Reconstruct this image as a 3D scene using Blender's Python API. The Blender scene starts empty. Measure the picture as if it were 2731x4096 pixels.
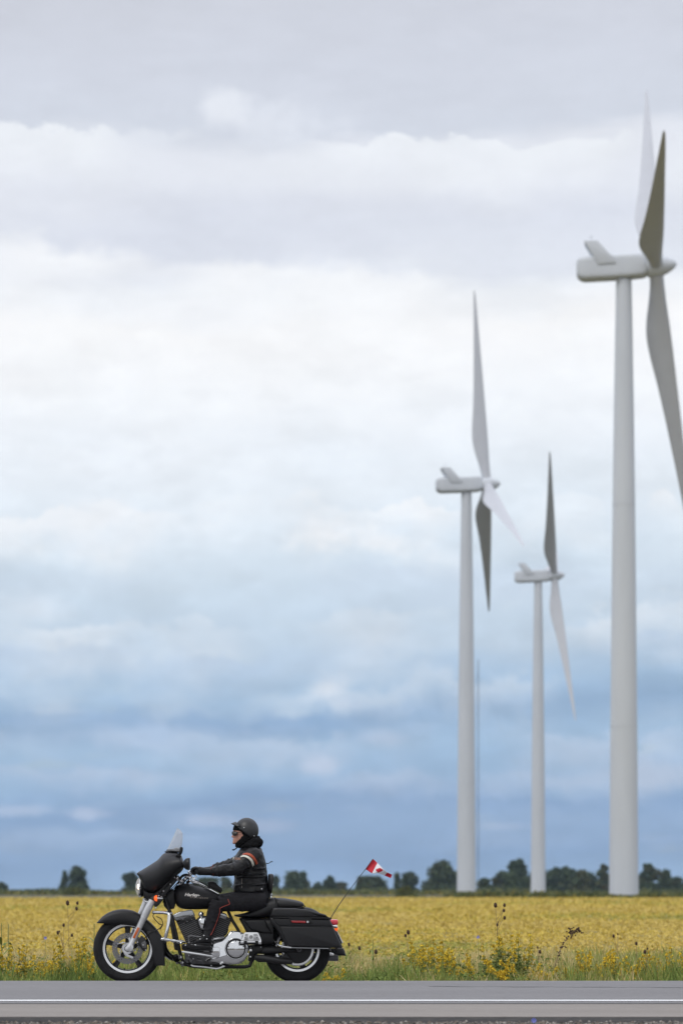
import bpy, bmesh, math, random
import numpy as np
from mathutils import Vector, Matrix, Euler
from mathutils.bvhtree import BVHTree
R = math.radians
random.seed(7); rng = np.random.default_rng(7)
SC = bpy.context.scene
COL = SC.collection

# ------------------------------------------------------------------ camera
FPX = 12290.0            # focal length in pixels of the 2731x4096 photograph
DB = 29.5                # metres from the camera to the motorcycle
CZ = 0.833               # eye height above the crown of the road
HZ = 3560.0              # horizon row
cam_d = bpy.data.cameras.new("Camera")
cam = bpy.data.objects.new("Camera", cam_d); COL.objects.link(cam)
cam.location = (0, -DB, CZ); cam.rotation_euler = (R(90), 0, 0)
cam_d.sensor_fit = 'VERTICAL'; cam_d.sensor_height = 36; cam_d.sensor_width = 24
cam_d.lens = FPX * 36 / 4096
cam_d.shift_y = (HZ - 2048) / 4096
cam_d.clip_start = 0.5; cam_d.clip_end = 20000
cam_d.dof.use_dof = True; cam_d.dof.focus_distance = DB - 0.2; cam_d.dof.aperture_fstop = 2.7
SC.camera = cam

# ------------------------------------------------------------------ view
SC.view_settings.view_transform = 'Standard'; SC.view_settings.look = 'None'
SC.view_settings.exposure = 0.0; SC.view_settings.gamma = 1.0
SC.cycles.max_bounces = 6; SC.cycles.transparent_max_bounces = 8

# ------------------------------------------------------------------ node mini language
class V:
    """a scalar socket that takes + - * /"""
    def __init__(s, nt, sock): s.nt = nt; s.s = sock
    def _m(s, op, o, c=None, rev=False):
        n = s.nt.nodes.new('ShaderNodeMath'); n.operation = op
        a, b = (o, s) if rev else (s, o)
        for i, q in enumerate((a, b, c)):
            if q is None: continue
            if isinstance(q, V): s.nt.links.new(q.s, n.inputs[i])
            else: n.inputs[i].default_value = q
        return V(s.nt, n.outputs[0])
    def __add__(s, o): return s._m('ADD', o)
    __radd__ = __add__
    def __mul__(s, o): return s._m('MULTIPLY', o)
    __rmul__ = __mul__
    def __sub__(s, o): return s._m('SUBTRACT', o)
    def __rsub__(s, o): return s._m('SUBTRACT', o, rev=True)
    def __truediv__(s, o): return s._m('DIVIDE', o)
    def f(s, op, o=None, c=None): return s._m(op, o, c)
    def clamp(s): return s._m('MAXIMUM', 0.0)._m('MINIMUM', 1.0)
    def step(s, a, b):
        n = s.nt.nodes.new('ShaderNodeMapRange'); n.interpolation_type = 'SMOOTHSTEP'
        s.nt.links.new(s.s, n.inputs[0]); n.inputs[1].default_value = a; n.inputs[2].default_value = b
        n.inputs[3].default_value = 0; n.inputs[4].default_value = 1
        return V(s.nt, n.outputs[0])
def combine(nt, *a):
    n = nt.nodes.new('ShaderNodeCombineXYZ')
    for i, q in enumerate(a):
        if isinstance(q, V): nt.links.new(q.s, n.inputs[i])
        else: n.inputs[i].default_value = q
    return n.outputs[0]
def tnoise(nt, vec, scale, detail=4, rough=0.5, dist=0.0):
    n = nt.nodes.new('ShaderNodeTexNoise'); n.inputs['Scale'].default_value = scale
    n.inputs['Detail'].default_value = detail; n.inputs['Roughness'].default_value = rough
    n.inputs['Distortion'].default_value = dist
    if vec is not None: nt.links.new(vec, n.inputs['Vector'])
    return V(nt, n.outputs[0])
def s2l(c): return tuple(((v/255)/12.92 if v/255 <= 0.04045 else (((v/255)+0.055)/1.055)**2.4) for v in c)
def ramp(nt, fac, stops, interp='LINEAR'):
    n = nt.nodes.new('ShaderNodeValToRGB'); cr = n.color_ramp; cr.interpolation = interp
    while len(cr.elements) < len(stops): cr.elements.new(0.5)
    for e, (p, c) in zip(cr.elements, stops): e.position = p; e.color = (*c, 1)
    nt.links.new(fac.s, n.inputs[0]); return n.outputs[0]
def mixc(nt, fac, a, b, mode='MIX'):
    n = nt.nodes.new('ShaderNodeMix'); n.data_type = 'RGBA'; n.blend_type = mode; n.clamp_factor = True
    if isinstance(fac, V): nt.links.new(fac.s, n.inputs[0])
    else: n.inputs[0].default_value = fac
    for i, q in ((6, a), (7, b)):
        if isinstance(q, tuple): n.inputs[i].default_value = (*q, 1)
        else: nt.links.new(q, n.inputs[i])
    return n.outputs[2]

# ------------------------------------------------------------------ world: layered cloud over a daylight sky
SUN_EL, SUN_AZ = 52.0, 215.0      # degrees; azimuth clockwise from +Y
W = bpy.data.worlds.new("World"); SC.world = W; W.use_nodes = True
nt = W.node_tree; nt.nodes.clear()
out = nt.nodes.new('ShaderNodeOutputWorld'); bg = nt.nodes.new('ShaderNodeBackground')
nt.links.new(bg.outputs[0], out.inputs[0]); bg.inputs[1].default_value = 0.1
sky = nt.nodes.new('ShaderNodeTexSky'); sky.sky_type = 'NISHITA'; sky.sun_disc = False
sky.sun_elevation = R(SUN_EL); sky.sun_rotation = R(SUN_AZ); sky.air_density = 1.3; sky.dust_density = 0.6
tc = nt.nodes.new('ShaderNodeTexCoord'); sep = nt.nodes.new('ShaderNodeSeparateXYZ')
nt.links.new(tc.outputs['Generated'], sep.inputs[0])
dx, dy, dz = (V(nt, sep.outputs[i]) for i in range(3))
hyp = (dx*dx + dy*dy).f('SQRT')
te = dz / hyp.f('MAXIMUM', 0.02)             # tangent of the elevation
az = dx.f('ARCTAN2', dy)                      # 0 straight ahead, +- pi behind
az = az * 1.0
# sky row: 0 at the horizon, 1 at elevation tangent 0.30
def nz(su, sv, seed, detail=5, rough=0.55, dist=0.0):
    return tnoise(nt, combine(nt, az*su, te*sv, seed), 1.0, detail, rough, dist)
wr = nz(9, 26, 3.1, 4) - 0.5
wr2 = nz(30, 95, 7.7, 4, 0.55) - 0.5
row = te + wr*0.030 + wr2*0.011 - az*0.03
def E(y): return (2044 - y) / 6920 / 0.32
stops = [(0.0, (150,178,211)), (0.010/0.32, (140,168,204)), (E(1900), (148,175,209)), (E(1835), (139,168,205)),
 (E(1790), (156,186,218)), (E(1720), (165,193,221)), (E(1655), (150,178,209)), (E(1590), (170,197,224)),
 (E(1500), (194,212,230)), (E(1400), (205,221,236)), (E(1280), (219,232,244)), (E(1180), (231,240,249)),
 (E(1060), (240,246,253)), (E(900), (248,251,255)), (E(760), (252,253,255)), (E(680), (240,244,250)), (E(640), (228,233,243)),
 (E(560), (224,229,240)), (E(460), (231,235,244)), (E(380), (229,233,242)), (E(330), (213,219,231)),
 (E(180), (212,217,229)), (E(0), (208,212,223)), (1.0, (206,209,220))]
stops = sorted([(p, s2l(c)) for p, c in stops])
cloud = ramp(nt, row/0.32, stops)
def layer(cur, mask, col): return mixc(nt, mask, cur, s2l(col))
wA = nz(75, 75, 201.0, 4, 0.6) - 0.5; wB = nz(12, 20, 203.0, 3) - 0.5
def bank(cur, y, slope, su, sv, amp, soft, fade, col, strength, seed, dark_above=None):
    """a bank of cloud whose lumpy upper edge lies at row y and which thins out downward"""
    e = (2044 - y) / 6920
    n1 = nz(su, sv, seed, 5, 0.5) - 0.5
    n2 = wB
    h = te - (n1*amp + wA*amp*0.9 + n2*amp*1.5) - az*slope - e       # >0 above the edge
    m = (1.0 - h.step(-soft, soft)) * h.step(-fade, 0.0)
    pat = nz(su*0.45, sv*0.3, seed+9, 2).step(0.36, 0.62)
    return layer(cur, m*pat*strength, col)
c = cloud
c = bank(c, 350, -0.02, 30, 52, 0.016, 0.0012, 0.030, (240,244,250), 0.95, 11.0)
c = bank(c, 480, -0.05, 16, 50, 0.010, 0.006, 0.020, (214,219,232), 0.7, 27.0)
c = bank(c, 560, -0.02, 20, 60, 0.012, 0.005, 0.020, (219,224,236), 0.75, 33.0)
c = bank(c, 645, -0.08, 26, 44, 0.013, 0.0035, 0.040, (250,252,255), 0.85, 21.0)
c = bank(c, 1190, 0.0, 34, 62, 0.022, 0.0012, 0.022, (244,248,253), 0.9, 41.0)
c = bank(c, 1330, 0.0, 24, 70, 0.012, 0.004, 0.016, (206,219,236), 0.6, 45.0)
c = bank(c, 1430, 0.04, 40, 64, 0.025, 0.0022, 0.026, (226,235,245), 0.85, 51.0)
c = bank(c, 1500, 0.02, 20, 48, 0.018, 0.0030, 0.016, (186,206,230), 0.7, 57.0)
c = bank(c, 1580, 0.0, 42, 64, 0.025, 0.0040, 0.021, (206,220,236), 0.75, 63.0)
c = bank(c, 1640, 0.0, 14, 48, 0.013, 0.0030, 0.013, (142,174,212), 0.9, 66.0)
c = bank(c, 1700, 0.0, 36, 72, 0.018, 0.0020, 0.016, (190,208,231), 0.9, 71.0)
c = bank(c, 1775, 0.0, 42, 88, 0.013, 0.0020, 0.012, (186,203,227), 0.85, 77.0)
c = bank(c, 1862, 0.0, 36, 104, 0.009, 0.0018, 0.008, (170,192,222), 0.85, 81.0)
c = bank(c, 1915, 0.0, 30, 112, 0.007, 0.0018, 0.008, (166,189,220), 0.75, 87.0)
def puff_at(cur, px, py, w, h, col, st):
    u = (az - (px-784)/6920) / (w/6920); v_ = (te - (2044-py)/6920) / (h/6920)
    d = (u*u + v_*v_).f('SQRT') + wA*2.0 + wB*1.2
    return layer(cur, (1.0 - d.step(0.15, 1.35))*st, col)
for q in [(610, 318, 170, 55, (230,235,245), .75), (525, 290, 60, 45, (236,240,248), .7), (760, 1245, 110, 42, (246,249,253), .9), (860, 1262, 90, 26, (243,247,252), .7), (235, 1195, 70, 40, (243,247,252), .7), (90, 1415, 90, 40, (226,235,246), .6),
          (755, 1592, 48, 36, (220,229,241), .95), (790, 1622, 50, 22, (206,219,236), .8), (735, 1765, 46, 26, (196,209,230), .9), (880, 1700, 60, 24, (190,206,229), .7), (215, 1872, 60, 16, (184,199,225), .9), (470, 1888, 60, 16, (180,196,223), .8),
          (60, 1865, 90, 14, (182,198,224), .8), (590, 1900, 70, 16, (176,192,220), .7), (1500, 1790, 90, 36, (196,208,228), .7), (1150, 1900, 80, 12, (176,194,221), .6), (330, 1700, 200, 28, (184,203,228), .7)]: c = puff_at(c, *q)
fine = nz(70, 190, 91.0, 6, 0.62) - 0.5
med = nz(16, 34, 95.0, 5, 0.58) - 0.5
puff = nz(38, 62, 131.0, 6, 0.58).step(0.44, 0.66) * (1.0 - te.step(0.10, 0.24)*0.75)
puffd = nz(26, 55, 137.0, 5, 0.55).step(0.46, 0.66) * (1.0 - te.step(0.03, 0.26)*0.6)
br = 1.0 + fine*0.07 + med*0.11 + puff*0.06 - puffd*0.07
# overcast: brighter towards the zenith, well above the top of the picture
br = br * (1.0 + dz.step(0.30, 0.85)*1.05)
vm = nt.nodes.new('ShaderNodeVectorMath'); vm.operation = 'SCALE'
nt.links.new(c, vm.inputs[0]); nt.links.new((br*10.0).s, vm.inputs[3])
gap = (1.0 - nz(16, 70, 99.0, 4).step(0.30, 0.42)) * (1.0 - te.step(0.03, 0.09)) * 0.12
fin = mixc(nt, gap, vm.outputs[0], sky.outputs[0])
# behind the camera the cloud deck is plain and whiter
back = (0.0 - dy).step(-0.35, 0.25)
fin = mixc(nt, back, fin, (8.2, 8.35, 8.7))
below = dz.step(-0.02, -0.002)
fin = mixc(nt, below, (0.9, 0.85, 0.75), fin)
nt.links.new(fin, bg.inputs[0])

sun_d = bpy.data.lights.new("Sun", 'SUN'); sun_d.energy = 1.1; sun_d.angle = R(18); sun_d.color = (1.0, 0.97, 0.93)
sun = bpy.data.objects.new("Sun", sun_d); COL.objects.link(sun)
a, e = R(SUN_AZ), R(SUN_EL)
sdir = Vector((math.sin(a)*math.cos(e), math.cos(a)*math.cos(e), math.sin(e)))
sun.rotation_euler = sdir.to_track_quat('Z', 'Y').to_euler(); sun.location = (-5, -30, 40)

# ------------------------------------------------------------------ materials
def mat(name, col, rough=0.5, metal=0.0, var=0.0, vscale=8.0, bump=0.0, bscale=60.0, coat=0.0, col2=None, spec=0.5, stretch=None, sub=0.0, rvar=0.0, bdetail=4):
    m = bpy.data.materials.new(name); m.use_nodes = True; t = m.node_tree
    b = t.nodes['Principled BSDF']
    b.inputs['Base Color'].default_value = (*col, 1); b.inputs['Roughness'].default_value = rough
    b.inputs['Metallic'].default_value = metal; b.inputs['Coat Weight'].default_value = coat
    b.inputs['Specular IOR Level'].default_value = spec
    tcn = t.nodes.new('ShaderNodeTexCoord'); vec = tcn.outputs['Object']
    if stretch:
        mp = t.nodes.new('ShaderNodeMapping'); mp.inputs['Scale'].default_value = stretch
        t.links.new(vec, mp.inputs[0]); vec = mp.outputs[0]
    if var or col2 is not None:
        n = tnoise(t, vec, vscale, 5, 0.6)
        c2 = col2 if col2 is not None else tuple(min(1, v*(1+var)) for v in col)
        c1 = col if col2 is not None else tuple(v*(1-var) for v in col)
        t.links.new(mixc(t, n.step(0.3, 0.7), c1, c2), b.inputs['Base Color'])
    if rvar:
        n = tnoise(t, vec, vscale*1.7, 4, 0.6)
        t.links.new((n*rvar + (rough - rvar*0.5)).s, b.inputs['Roughness'])
    if bump:
        n = tnoise(t, vec, bscale, bdetail, 0.6)
        bn = t.nodes.new('ShaderNodeBump'); bn.inputs['Strength'].default_value = bump; bn.inputs['Distance'].default_value = 0.01
        t.links.new(n.s, bn.inputs['Height']); t.links.new(bn.outputs[0], b.inputs['Normal'])
    return m
M = {}
M['matte'] = mat('matte_black_paint', (0.0085, 0.0085, 0.010), 0.47, var=0.12, vscale=5, rvar=0.08, spec=0.42)
M['satin'] = mat('satin_black_paint', (0.006, 0.006, 0.007), 0.36, rvar=0.1, spec=0.4)
M['blackm'] = mat('black_engine_metal', (0.012, 0.012, 0.013), 0.38, rvar=0.15, bump=0.1, bscale=120)
M['rubber'] = mat('tyre_rubber', (0.010, 0.010, 0.011), 0.78, var=0.2, bump=0.25, bscale=90, spec=0.35)
M['chrome'] = mat('chrome', (0.74, 0.75, 0.76), 0.07, 1.0, rvar=0.05)
M['silver'] = mat('brushed_aluminium', (0.70, 0.71, 0.73), 0.36, 0.6, var=0.02)
M['machined'] = mat('machined_rim_edge', (0.80, 0.81, 0.82), 0.22, 0.75)
M['steel'] = mat('brake_steel', (0.20, 0.20, 0.21), 0.42, 0.8, rvar=0.1)
M['grey'] = mat('cast_grey_metal', (0.16, 0.16, 0.165), 0.45, 0.7, var=0.25, bump=0.15, bscale=80)
M['fin'] = mat('cylinder_fin_edge', (0.13, 0.13, 0.135), 0.45, 0.6)
M['dchrome'] = mat('smoky_chrome', (0.33, 0.34, 0.35), 0.12, 1.0, rvar=0.06)
M['plate'] = mat('bright_cast_metal', (0.80, 0.81, 0.82), 0.3, 0.5)
M['mufgrey'] = mat('muffler_grey', (0.20, 0.20, 0.21), 0.4, 0.7)
M['leather'] = mat('black_leather', (0.006, 0.006, 0.0072), 0.40, var=0.15, vscale=14, bump=0.35, bscale=38, spec=0.34, rvar=0.03)
M['vinyl'] = mat('seat_vinyl', (0.009, 0.009, 0.010), 0.46, bump=0.2, bscale=70, spec=0.42)
M['cloth'] = mat('black_twill', (0.010, 0.0095, 0.012), 0.82, var=0.25, vscale=20, bump=0.6, bscale=30, spec=0.3)
M['knit'] = mat('black_knit', (0.007, 0.007, 0.008), 0.95, bump=0.5, bscale=120, spec=0.15)
M['skin'] = mat('skin', (0.52, 0.27, 0.20), 0.5, var=0.1, vscale=30, bump=0.1, bscale=200, spec=0.4)
M['helmet'] = mat('helmet_shell', (0.017, 0.018, 0.020), 0.45, rvar=0.06, spec=0.6)
M['orange'] = mat('orange_leather', (0.42, 0.075, 0.03), 0.55, var=0.15, vscale=40)
M['cream'] = mat('cream_leather', (0.68, 0.67, 0.58), 0.55, var=0.08, vscale=40)
M['piping'] = mat('rust_red_piping', (0.30, 0.045, 0.03), 0.6)
M['tan'] = mat('embroidery_tan', (0.55, 0.28, 0.16), 0.7)
M['decal'] = mat('silver_decal', (0.80, 0.76, 0.72), 0.5, 0.0)
M['decal2'] = mat('dim_silver_decal', (0.34, 0.30, 0.26), 0.45, 0.3)
M['reflector'] = mat('amber_reflector', (0.55, 0.11, 0.015), 0.25, coat=0.6, var=0.1, vscale=90)
M['redrefl'] = mat('red_reflector', (0.28, 0.012, 0.014), 0.25, coat=0.6, var=0.15, vscale=60)
M['red_lens'] = mat('red_lens', (0.62, 0.02, 0.04), 0.15, coat=0.8)
M['white'] = mat('white_plate', (0.75, 0.76, 0.78), 0.4)
M['lens_dark'] = mat('goggle_lens', (0.05, 0.045, 0.035), 0.12, coat=1.0)
M['turb'] = mat('turbine_white_paint', (0.60, 0.635, 0.69), 0.42, var=0.035, vscale=0.35, rvar=0.08, stretch=(1, 1, 0.18))
M['turb_blade'] = mat('turbine_blade_paint', (0.53, 0.55, 0.60), 0.42, var=0.03, vscale=0.3)
M['flag_red'] = mat('flag_red_cloth', (0.52, 0.012, 0.03), 0.7, var=0.1, vscale=30, bump=0.2, bscale=60)
M['flag_white'] = mat('flag_white_cloth', (0.80, 0.79, 0.84), 0.7, var=0.03, vscale=30, bump=0.2, bscale=60)
M['whip'] = mat('pole_fibre', (0.035, 0.035, 0.03), 0.4)
def emis(name, col, st, base=(0.8, 0.8, 0.8)):
    m = mat(name, base, 0.2); b = m.node_tree.nodes['Principled BSDF']
    b.inputs['Emission Color'].default_value = (*col, 1); b.inputs['Emission Strength'].default_value = st; return m
M['lamp_on'] = emis('lit_headlamp', (1.0, 0.80, 0.55), 6.0)
M['signal_on'] = emis('lit_turn_signal', (1.0, 0.14, 0.02), 0.75, (0.75, 0.12, 0.03))
def glassy(name, col, alpha, rough=0.05):
    m = mat(name, col, rough, coat=0.5); b = m.node_tree.nodes['Principled BSDF']; b.inputs['Alpha'].default_value = alpha; return m
M['screen'] = glassy('smoked_windscreen', (0.60, 0.61, 0.63), 0.22, 0.10)
M['lens'] = glassy('clear_lens', (0.92, 0.92, 0.92), 0.40)

# ------------------------------------------------------------------ object helpers
def tag(o, label=None, cat=None, group=None, kind=None):
    if label: o['label'] = label
    if cat: o['category'] = cat
    if group: o['group'] = group
    if kind: o['kind'] = kind
    return o
def empty(name, loc=(0, 0, 0), rz=0.0, label=None, cat=None, group=None):
    o = bpy.data.objects.new(name, None); COL.objects.link(o); o.location = loc; o.rotation_euler = (0, 0, rz)
    o.empty_display_size = 0.3
    return tag(o, label, cat, group)
class MB:
    def __init__(s): s.v = []; s.f = []; s.m = []
    def add(s, vf, mi=0):
        n = len(s.v); s.v += [tuple(p) for p in vf[0]]; s.f += [tuple(i+n for i in f) for f in vf[1]]; s.m += [mi]*len(vf[1]); return s
    def build(s, name, mats, parent=None, smooth=True, angle=35, bevel=0.0, solid=0.0):
        me = bpy.data.meshes.new(name); me.from_pydata(s.v, [], s.f); me.update()
        if not isinstance(mats, (list, tuple)): mats = [mats]
        for q in mats: me.materials.append(q)
        if len(mats) > 1: me.polygons.foreach_set('material_index', s.m)
        bm = bmesh.new(); bm.from_mesh(me); bmesh.ops.recalc_face_normals(bm, faces=bm.faces); bm.to_mesh(me); bm.free()
        if smooth:
            me.polygons.foreach_set('use_smooth', [True]*len(me.polygons)); me.set_sharp_from_angle(angle=R(angle))
        o = bpy.data.objects.new(name, me); COL.objects.link(o)
        if parent: o.parent = parent
        if solid:
            q = o.modifiers.new('Solid', 'SOLIDIFY'); q.thickness = solid; q.offset = -1
        if bevel:
            q = o.modifiers.new('Bevel', 'BEVEL'); q.width = bevel; q.segments = 2; q.limit_method = 'ANGLE'; q.angle_limit = R(40)
        return o
def one(name, vf, m, parent=None, **k): return MB().add(vf).build(name, m, parent, **k)
def many(name, vfs, m, parent, **k):
    return [one(name, q, m, parent, **k) for q in vfs]
def join(*vfs):
    b = MB()
    for q in vfs: b.add(q)
    return b.v, b.f
def loft(rings, closed=True, cap=True):
    n = len(rings[0]); v = [tuple(p) for r in rings for p in r]; f = []
    for i in range(len(rings)-1):
        for j in range(n if closed else n-1):
            k = (j+1) % n; f.append((i*n+j, i*n+k, (i+1)*n+k, (i+1)*n+j))
    if cap: f.append(tuple(range(n))[::-1]); f.append(tuple((len(rings)-1)*n+j for j in range(n)))
    return v, f
def tube(pts, rad, n=10, cap=True, sq=1.0):
    pts = [Vector(p) for p in pts]
    if not hasattr(rad, '__len__'): rad = [rad]*len(pts)
    rings = []; t0 = (pts[1]-pts[0]).normalized()
    up = Vector((0, 0, 1)) if abs(t0.z) < 0.9 else Vector((0, 1, 0))
    u = t0.cross(up).normalized()
    for i, p in enumerate(pts):
        t = (pts[min(i+1, len(pts)-1)] - pts[max(i-1, 0)]).normalized()
        u = (u - t*u.dot(t)).normalized(); w = t.cross(u)
        rings.append([p + (u*math.cos(2*math.pi*j/n) + w*math.sin(2*math.pi*j/n)*sq)*rad[i] for j in range(n)])
    return loft(rings, True, cap)
def crv(pts, k=6, closed=False):
    P = [np.array(p, float) for p in pts]; n = len(P); out = []
    rngi = range(n if closed else n-1)
    for i in rngi:
        if closed: a, b, c_, d = P[(i-1) % n], P[i], P[(i+1) % n], P[(i+2) % n]
        else: a, b, c_, d = P[max(i-1, 0)], P[i], P[i+1], P[min(i+2, n-1)]
        for j in range(k):
            t = j/k
            out.append(tuple(0.5*((2*b) + (-a+c_)*t + (2*a-5*b+4*c_-d)*t*t + (-a+3*b-3*c_+d)*t**3)))
    if not closed: out.append(tuple(P[-1]))
    return out
def lathe(prof, center, axis='Y', n=40, closed_prof=False, a0=0.0, a1=2*math.pi):
    """prof: list of (radius, along) ; axis Y or X or Z or a Vector"""
    ax = {'X': Vector((1, 0, 0)), 'Y': Vector((0, 1, 0)), 'Z': Vector((0, 0, 1))}.get(axis, None) if isinstance(axis, str) else Vector(axis).normalized()
    up = Vector((0, 0, 1)) if abs(ax.z) < 0.9 else Vector((1, 0, 0))
    u = ax.cross(up).normalized(); w = ax.cross(u); c0 = Vector(center); rings = []
    full = abs(a1-a0-2*math.pi) < 1e-6; m = n if full else n+1
    for j in range(m):
        t = a0+(a1-a0)*j/n; d = u*math.cos(t)+w*math.sin(t)
        rings.append([c0 + d*r + ax*h for r, h in prof])
    k = len(prof); v = [tuple(p) for r in rings for p in r]; f = []
    for j in range(n):
        q = (j+1) % m
        for i in range(k if closed_prof else k-1):
            f.append((j*k+i, j*k+(i+1) % k, q*k+(i+1) % k, q*k+i))
    return v, f
def inset(pts, b):
    n = len(pts); out = []; A = sum(pts[i][0]*pts[(i+1) % n][1]-pts[(i+1) % n][0]*pts[i][1] for i in range(n))
    sg = 1 if A > 0 else -1
    for i in range(n):
        p0, p, p1 = np.array(pts[i-1]), np.array(pts[i]), np.array(pts[(i+1) % n])
        e0 = (p-p0)/(np.linalg.norm(p-p0)+1e-9); e1 = (p1-p)/(np.linalg.norm(p1-p)+1e-9)
        n0 = np.array((-e0[1], e0[0]))*sg; n1 = np.array((-e1[1], e1[0]))*sg
        m_ = n0+n1; m_ = m_/max(0.6, (m_@m_)**0.5 * max(0.5, ((1+n0@n1)/2)**0.5))
        out.append(tuple(p+m_*b))
    return out
def slab(outl, y0, y1, b=0.004, steps=2):
    """side outline (x,z) given width along y, both rims rounded"""
    rings = []
    for i in range(steps+1):
        t = math.pi/2*i/steps
        q = inset(outl, b*(1-math.sin(t))); rings.append([(x, y0+b*(1-math.cos(t)) , z) for x, z in q])
    for i in range(steps, -1, -1):
        t = math.pi/2*i/steps
        q = inset(outl, b*(1-math.sin(t))); rings.append([(x, y1-b*(1-math.cos(t)), z) for x, z in q])
    return loft(rings)
def box(c, s, rot=None):
    c = Vector(c); v = [Vector((sx*s[0]/2, sy*s[1]/2, sz*s[2]/2)) for sx in (-1, 1) for sy in (-1, 1) for sz in (-1, 1)]
    if rot is not None: v = [rot @ q for q in v]
    return [tuple(c+q) for q in v], [(0, 1, 3, 2), (4, 6, 7, 5), (0, 4, 5, 1), (2, 3, 7, 6), (0, 2, 6, 4), (1, 5, 7, 3)]
def ball(c, r, n=14, m=10, rot=None):
    c = Vector(c); r = r if hasattr(r, '__len__') else (r, r, r); v = []; f = []
    for i in range(m+1):
        t = math.pi*i/m
        for j in range(n):
            p = 2*math.pi*j/n
            q = Vector((r[0]*math.sin(t)*math.cos(p), r[1]*math.sin(t)*math.sin(p), r[2]*math.cos(t)))
            if rot is not None: q = rot @ q
            v.append(tuple(c+q))
    for i in range(m):
        for j in range(n):
            k = (j+1) % n; f.append((i*n+j, (i+1)*n+j, (i+1)*n+k, i*n+k))
    return v, f
def polys(name, A, mats, mi=None, parent=None, extra=None, smooth=False):
    """A: (N,k,3) array of loose k-gons in one mesh"""
    N, k, _ = A.shape; V0 = A.reshape(-1, 3); ev, ef, em = extra if extra else (np.zeros((0, 3)), [], [])
    me = bpy.data.meshes.new(name); me.vertices.add(len(V0)+len(ev))
    me.vertices.foreach_set('co', np.concatenate([V0, np.array(ev).reshape(-1, 3)]).astype(np.float32).ravel())
    el = [q+len(V0) for f in ef for q in f]
    loops = np.concatenate([np.arange(N*k), np.array(el, int)]); me.loops.add(len(loops)); me.loops.foreach_set('vertex_index', loops.astype(np.int32))
    st = list(np.arange(N)*k); tot = [k]*N; p = N*k
    for f in ef: st.append(p); tot.append(len(f)); p += len(f)
    me.polygons.add(len(st)); me.polygons.foreach_set('loop_start', np.array(st, np.int32)); me.polygons.foreach_set('loop_total', np.array(tot, np.int32))
    for q in mats: me.materials.append(q)
    mi = np.zeros(N, int) if mi is None else mi
    me.polygons.foreach_set('material_index', np.concatenate([mi, np.array(em, int)]).astype(np.int32))
    if smooth: me.polygons.foreach_set('use_smooth', [True]*len(st))
    me.update(calc_edges=True); me.validate()
    o = bpy.data.objects.new(name, me); COL.objects.link(o)
    if parent: o.parent = parent
    return o
def organic(name, parts, voxel, m, parent=None, smooth=4, disp=None):
    o = MB()
    for q in parts: o.add(q)
    o = o.build(name, m, parent)
    q = o.modifiers.new('r', 'REMESH'); q.mode = 'VOXEL'; q.voxel_size = voxel; q.use_smooth_shade = True
    if smooth: q = o.modifiers.new('s', 'SMOOTH'); q.factor = 0.5; q.iterations = smooth
    if disp:
        for (sz, st) in disp:
            tx = bpy.data.textures.new(name+'_folds', 'CLOUDS'); tx.noise_scale = sz; tx.noise_depth = 2
            q = o.modifiers.new('d', 'DISPLACE'); q.texture = tx; q.strength = st; q.mid_level = 0.5; q.texture_coords = 'LOCAL'
    bpy.context.view_layer.update()
    dg = bpy.context.evaluated_depsgraph_get(); me = bpy.data.meshes.new_from_object(o.evaluated_get(dg))
    o.modifiers.clear(); o.data = me; me.name = name
    me.polygons.foreach_set('use_smooth', [True]*len(me.polygons))
    return o
def bvh(o): return BVHTree.FromPolygons([v.co.copy() for v in o.data.vertices], [tuple(p.vertices) for p in o.data.polygons])
def text_poly(s, size, shear=0.0, bold=0.0, spacing=1.0):
    """triangulated lettering outline, lying in x,y"""
    cu = bpy.data.curves.new('t', 'FONT'); cu.body = s; cu.size = size; cu.shear = shear; cu.offset = bold; cu.space_character = spacing; cu.resolution_u = 4
    o = bpy.data.objects.new('t', cu); COL.objects.link(o); bpy.context.view_layer.update()
    me = bpy.data.meshes.new_from_object(o.evaluated_get(bpy.context.evaluated_depsgraph_get()))
    v = [tuple(q.co) for q in me.vertices]; f = [tuple(p.vertices) for p in me.polygons]
    bpy.data.objects.remove(o); bpy.data.meshes.remove(me); return v, f
# ================================================================== the setting
K = 2731/1568
def WX(px, d): return (px*K - 1365.5)/FPX*d
def WZ(py, d): return CZ + (HZ - py*K)/FPX*d
def Y(d): return d - DB
def strip(name, prof, xr, m, kind='structure', nx=1, solid=0.0):
    v = []; f = []; n = len(prof)
    for i in range(nx+1):
        x = xr[0]+(xr[1]-xr[0])*i/nx
        v += [(x, Y(d), z) for d, z in prof]
    for i in range(nx):
        for j in range(n-1): f.append((i*n+j, (i+1)*n+j, (i+1)*n+j+1, i*n+j+1))
    me = bpy.data.meshes.new(name); me.from_pydata(v, [], f); me.materials.append(m); me.update()
    o = bpy.data.objects.new(name, me); COL.objects.link(o); tag(o, kind=kind); return o
def dirt_mat():
    m = mat('field_soil', (0.13, 0.11, 0.07), 0.95, var=0.3, vscale=0.6); t = m.node_tree; b = t.nodes['Principled BSDF']
    tcn = t.nodes.new('ShaderNodeTexCoord'); v = tcn.outputs['Object']
    n1 = tnoise(t, v, 0.012, 5, 0.6); n2 = tnoise(t, v, 0.9, 6, 0.7)
    c_ = mixc(t, n1.step(0.35, 0.65), (0.06, 0.056, 0.044), (0.045, 0.045, 0.036)); c_ = mixc(t, n2.step(0.3, 0.7), c_, (0.09, 0.075, 0.05))
    t.links.new(c_, b.inputs['Base Color']); return m
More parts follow.
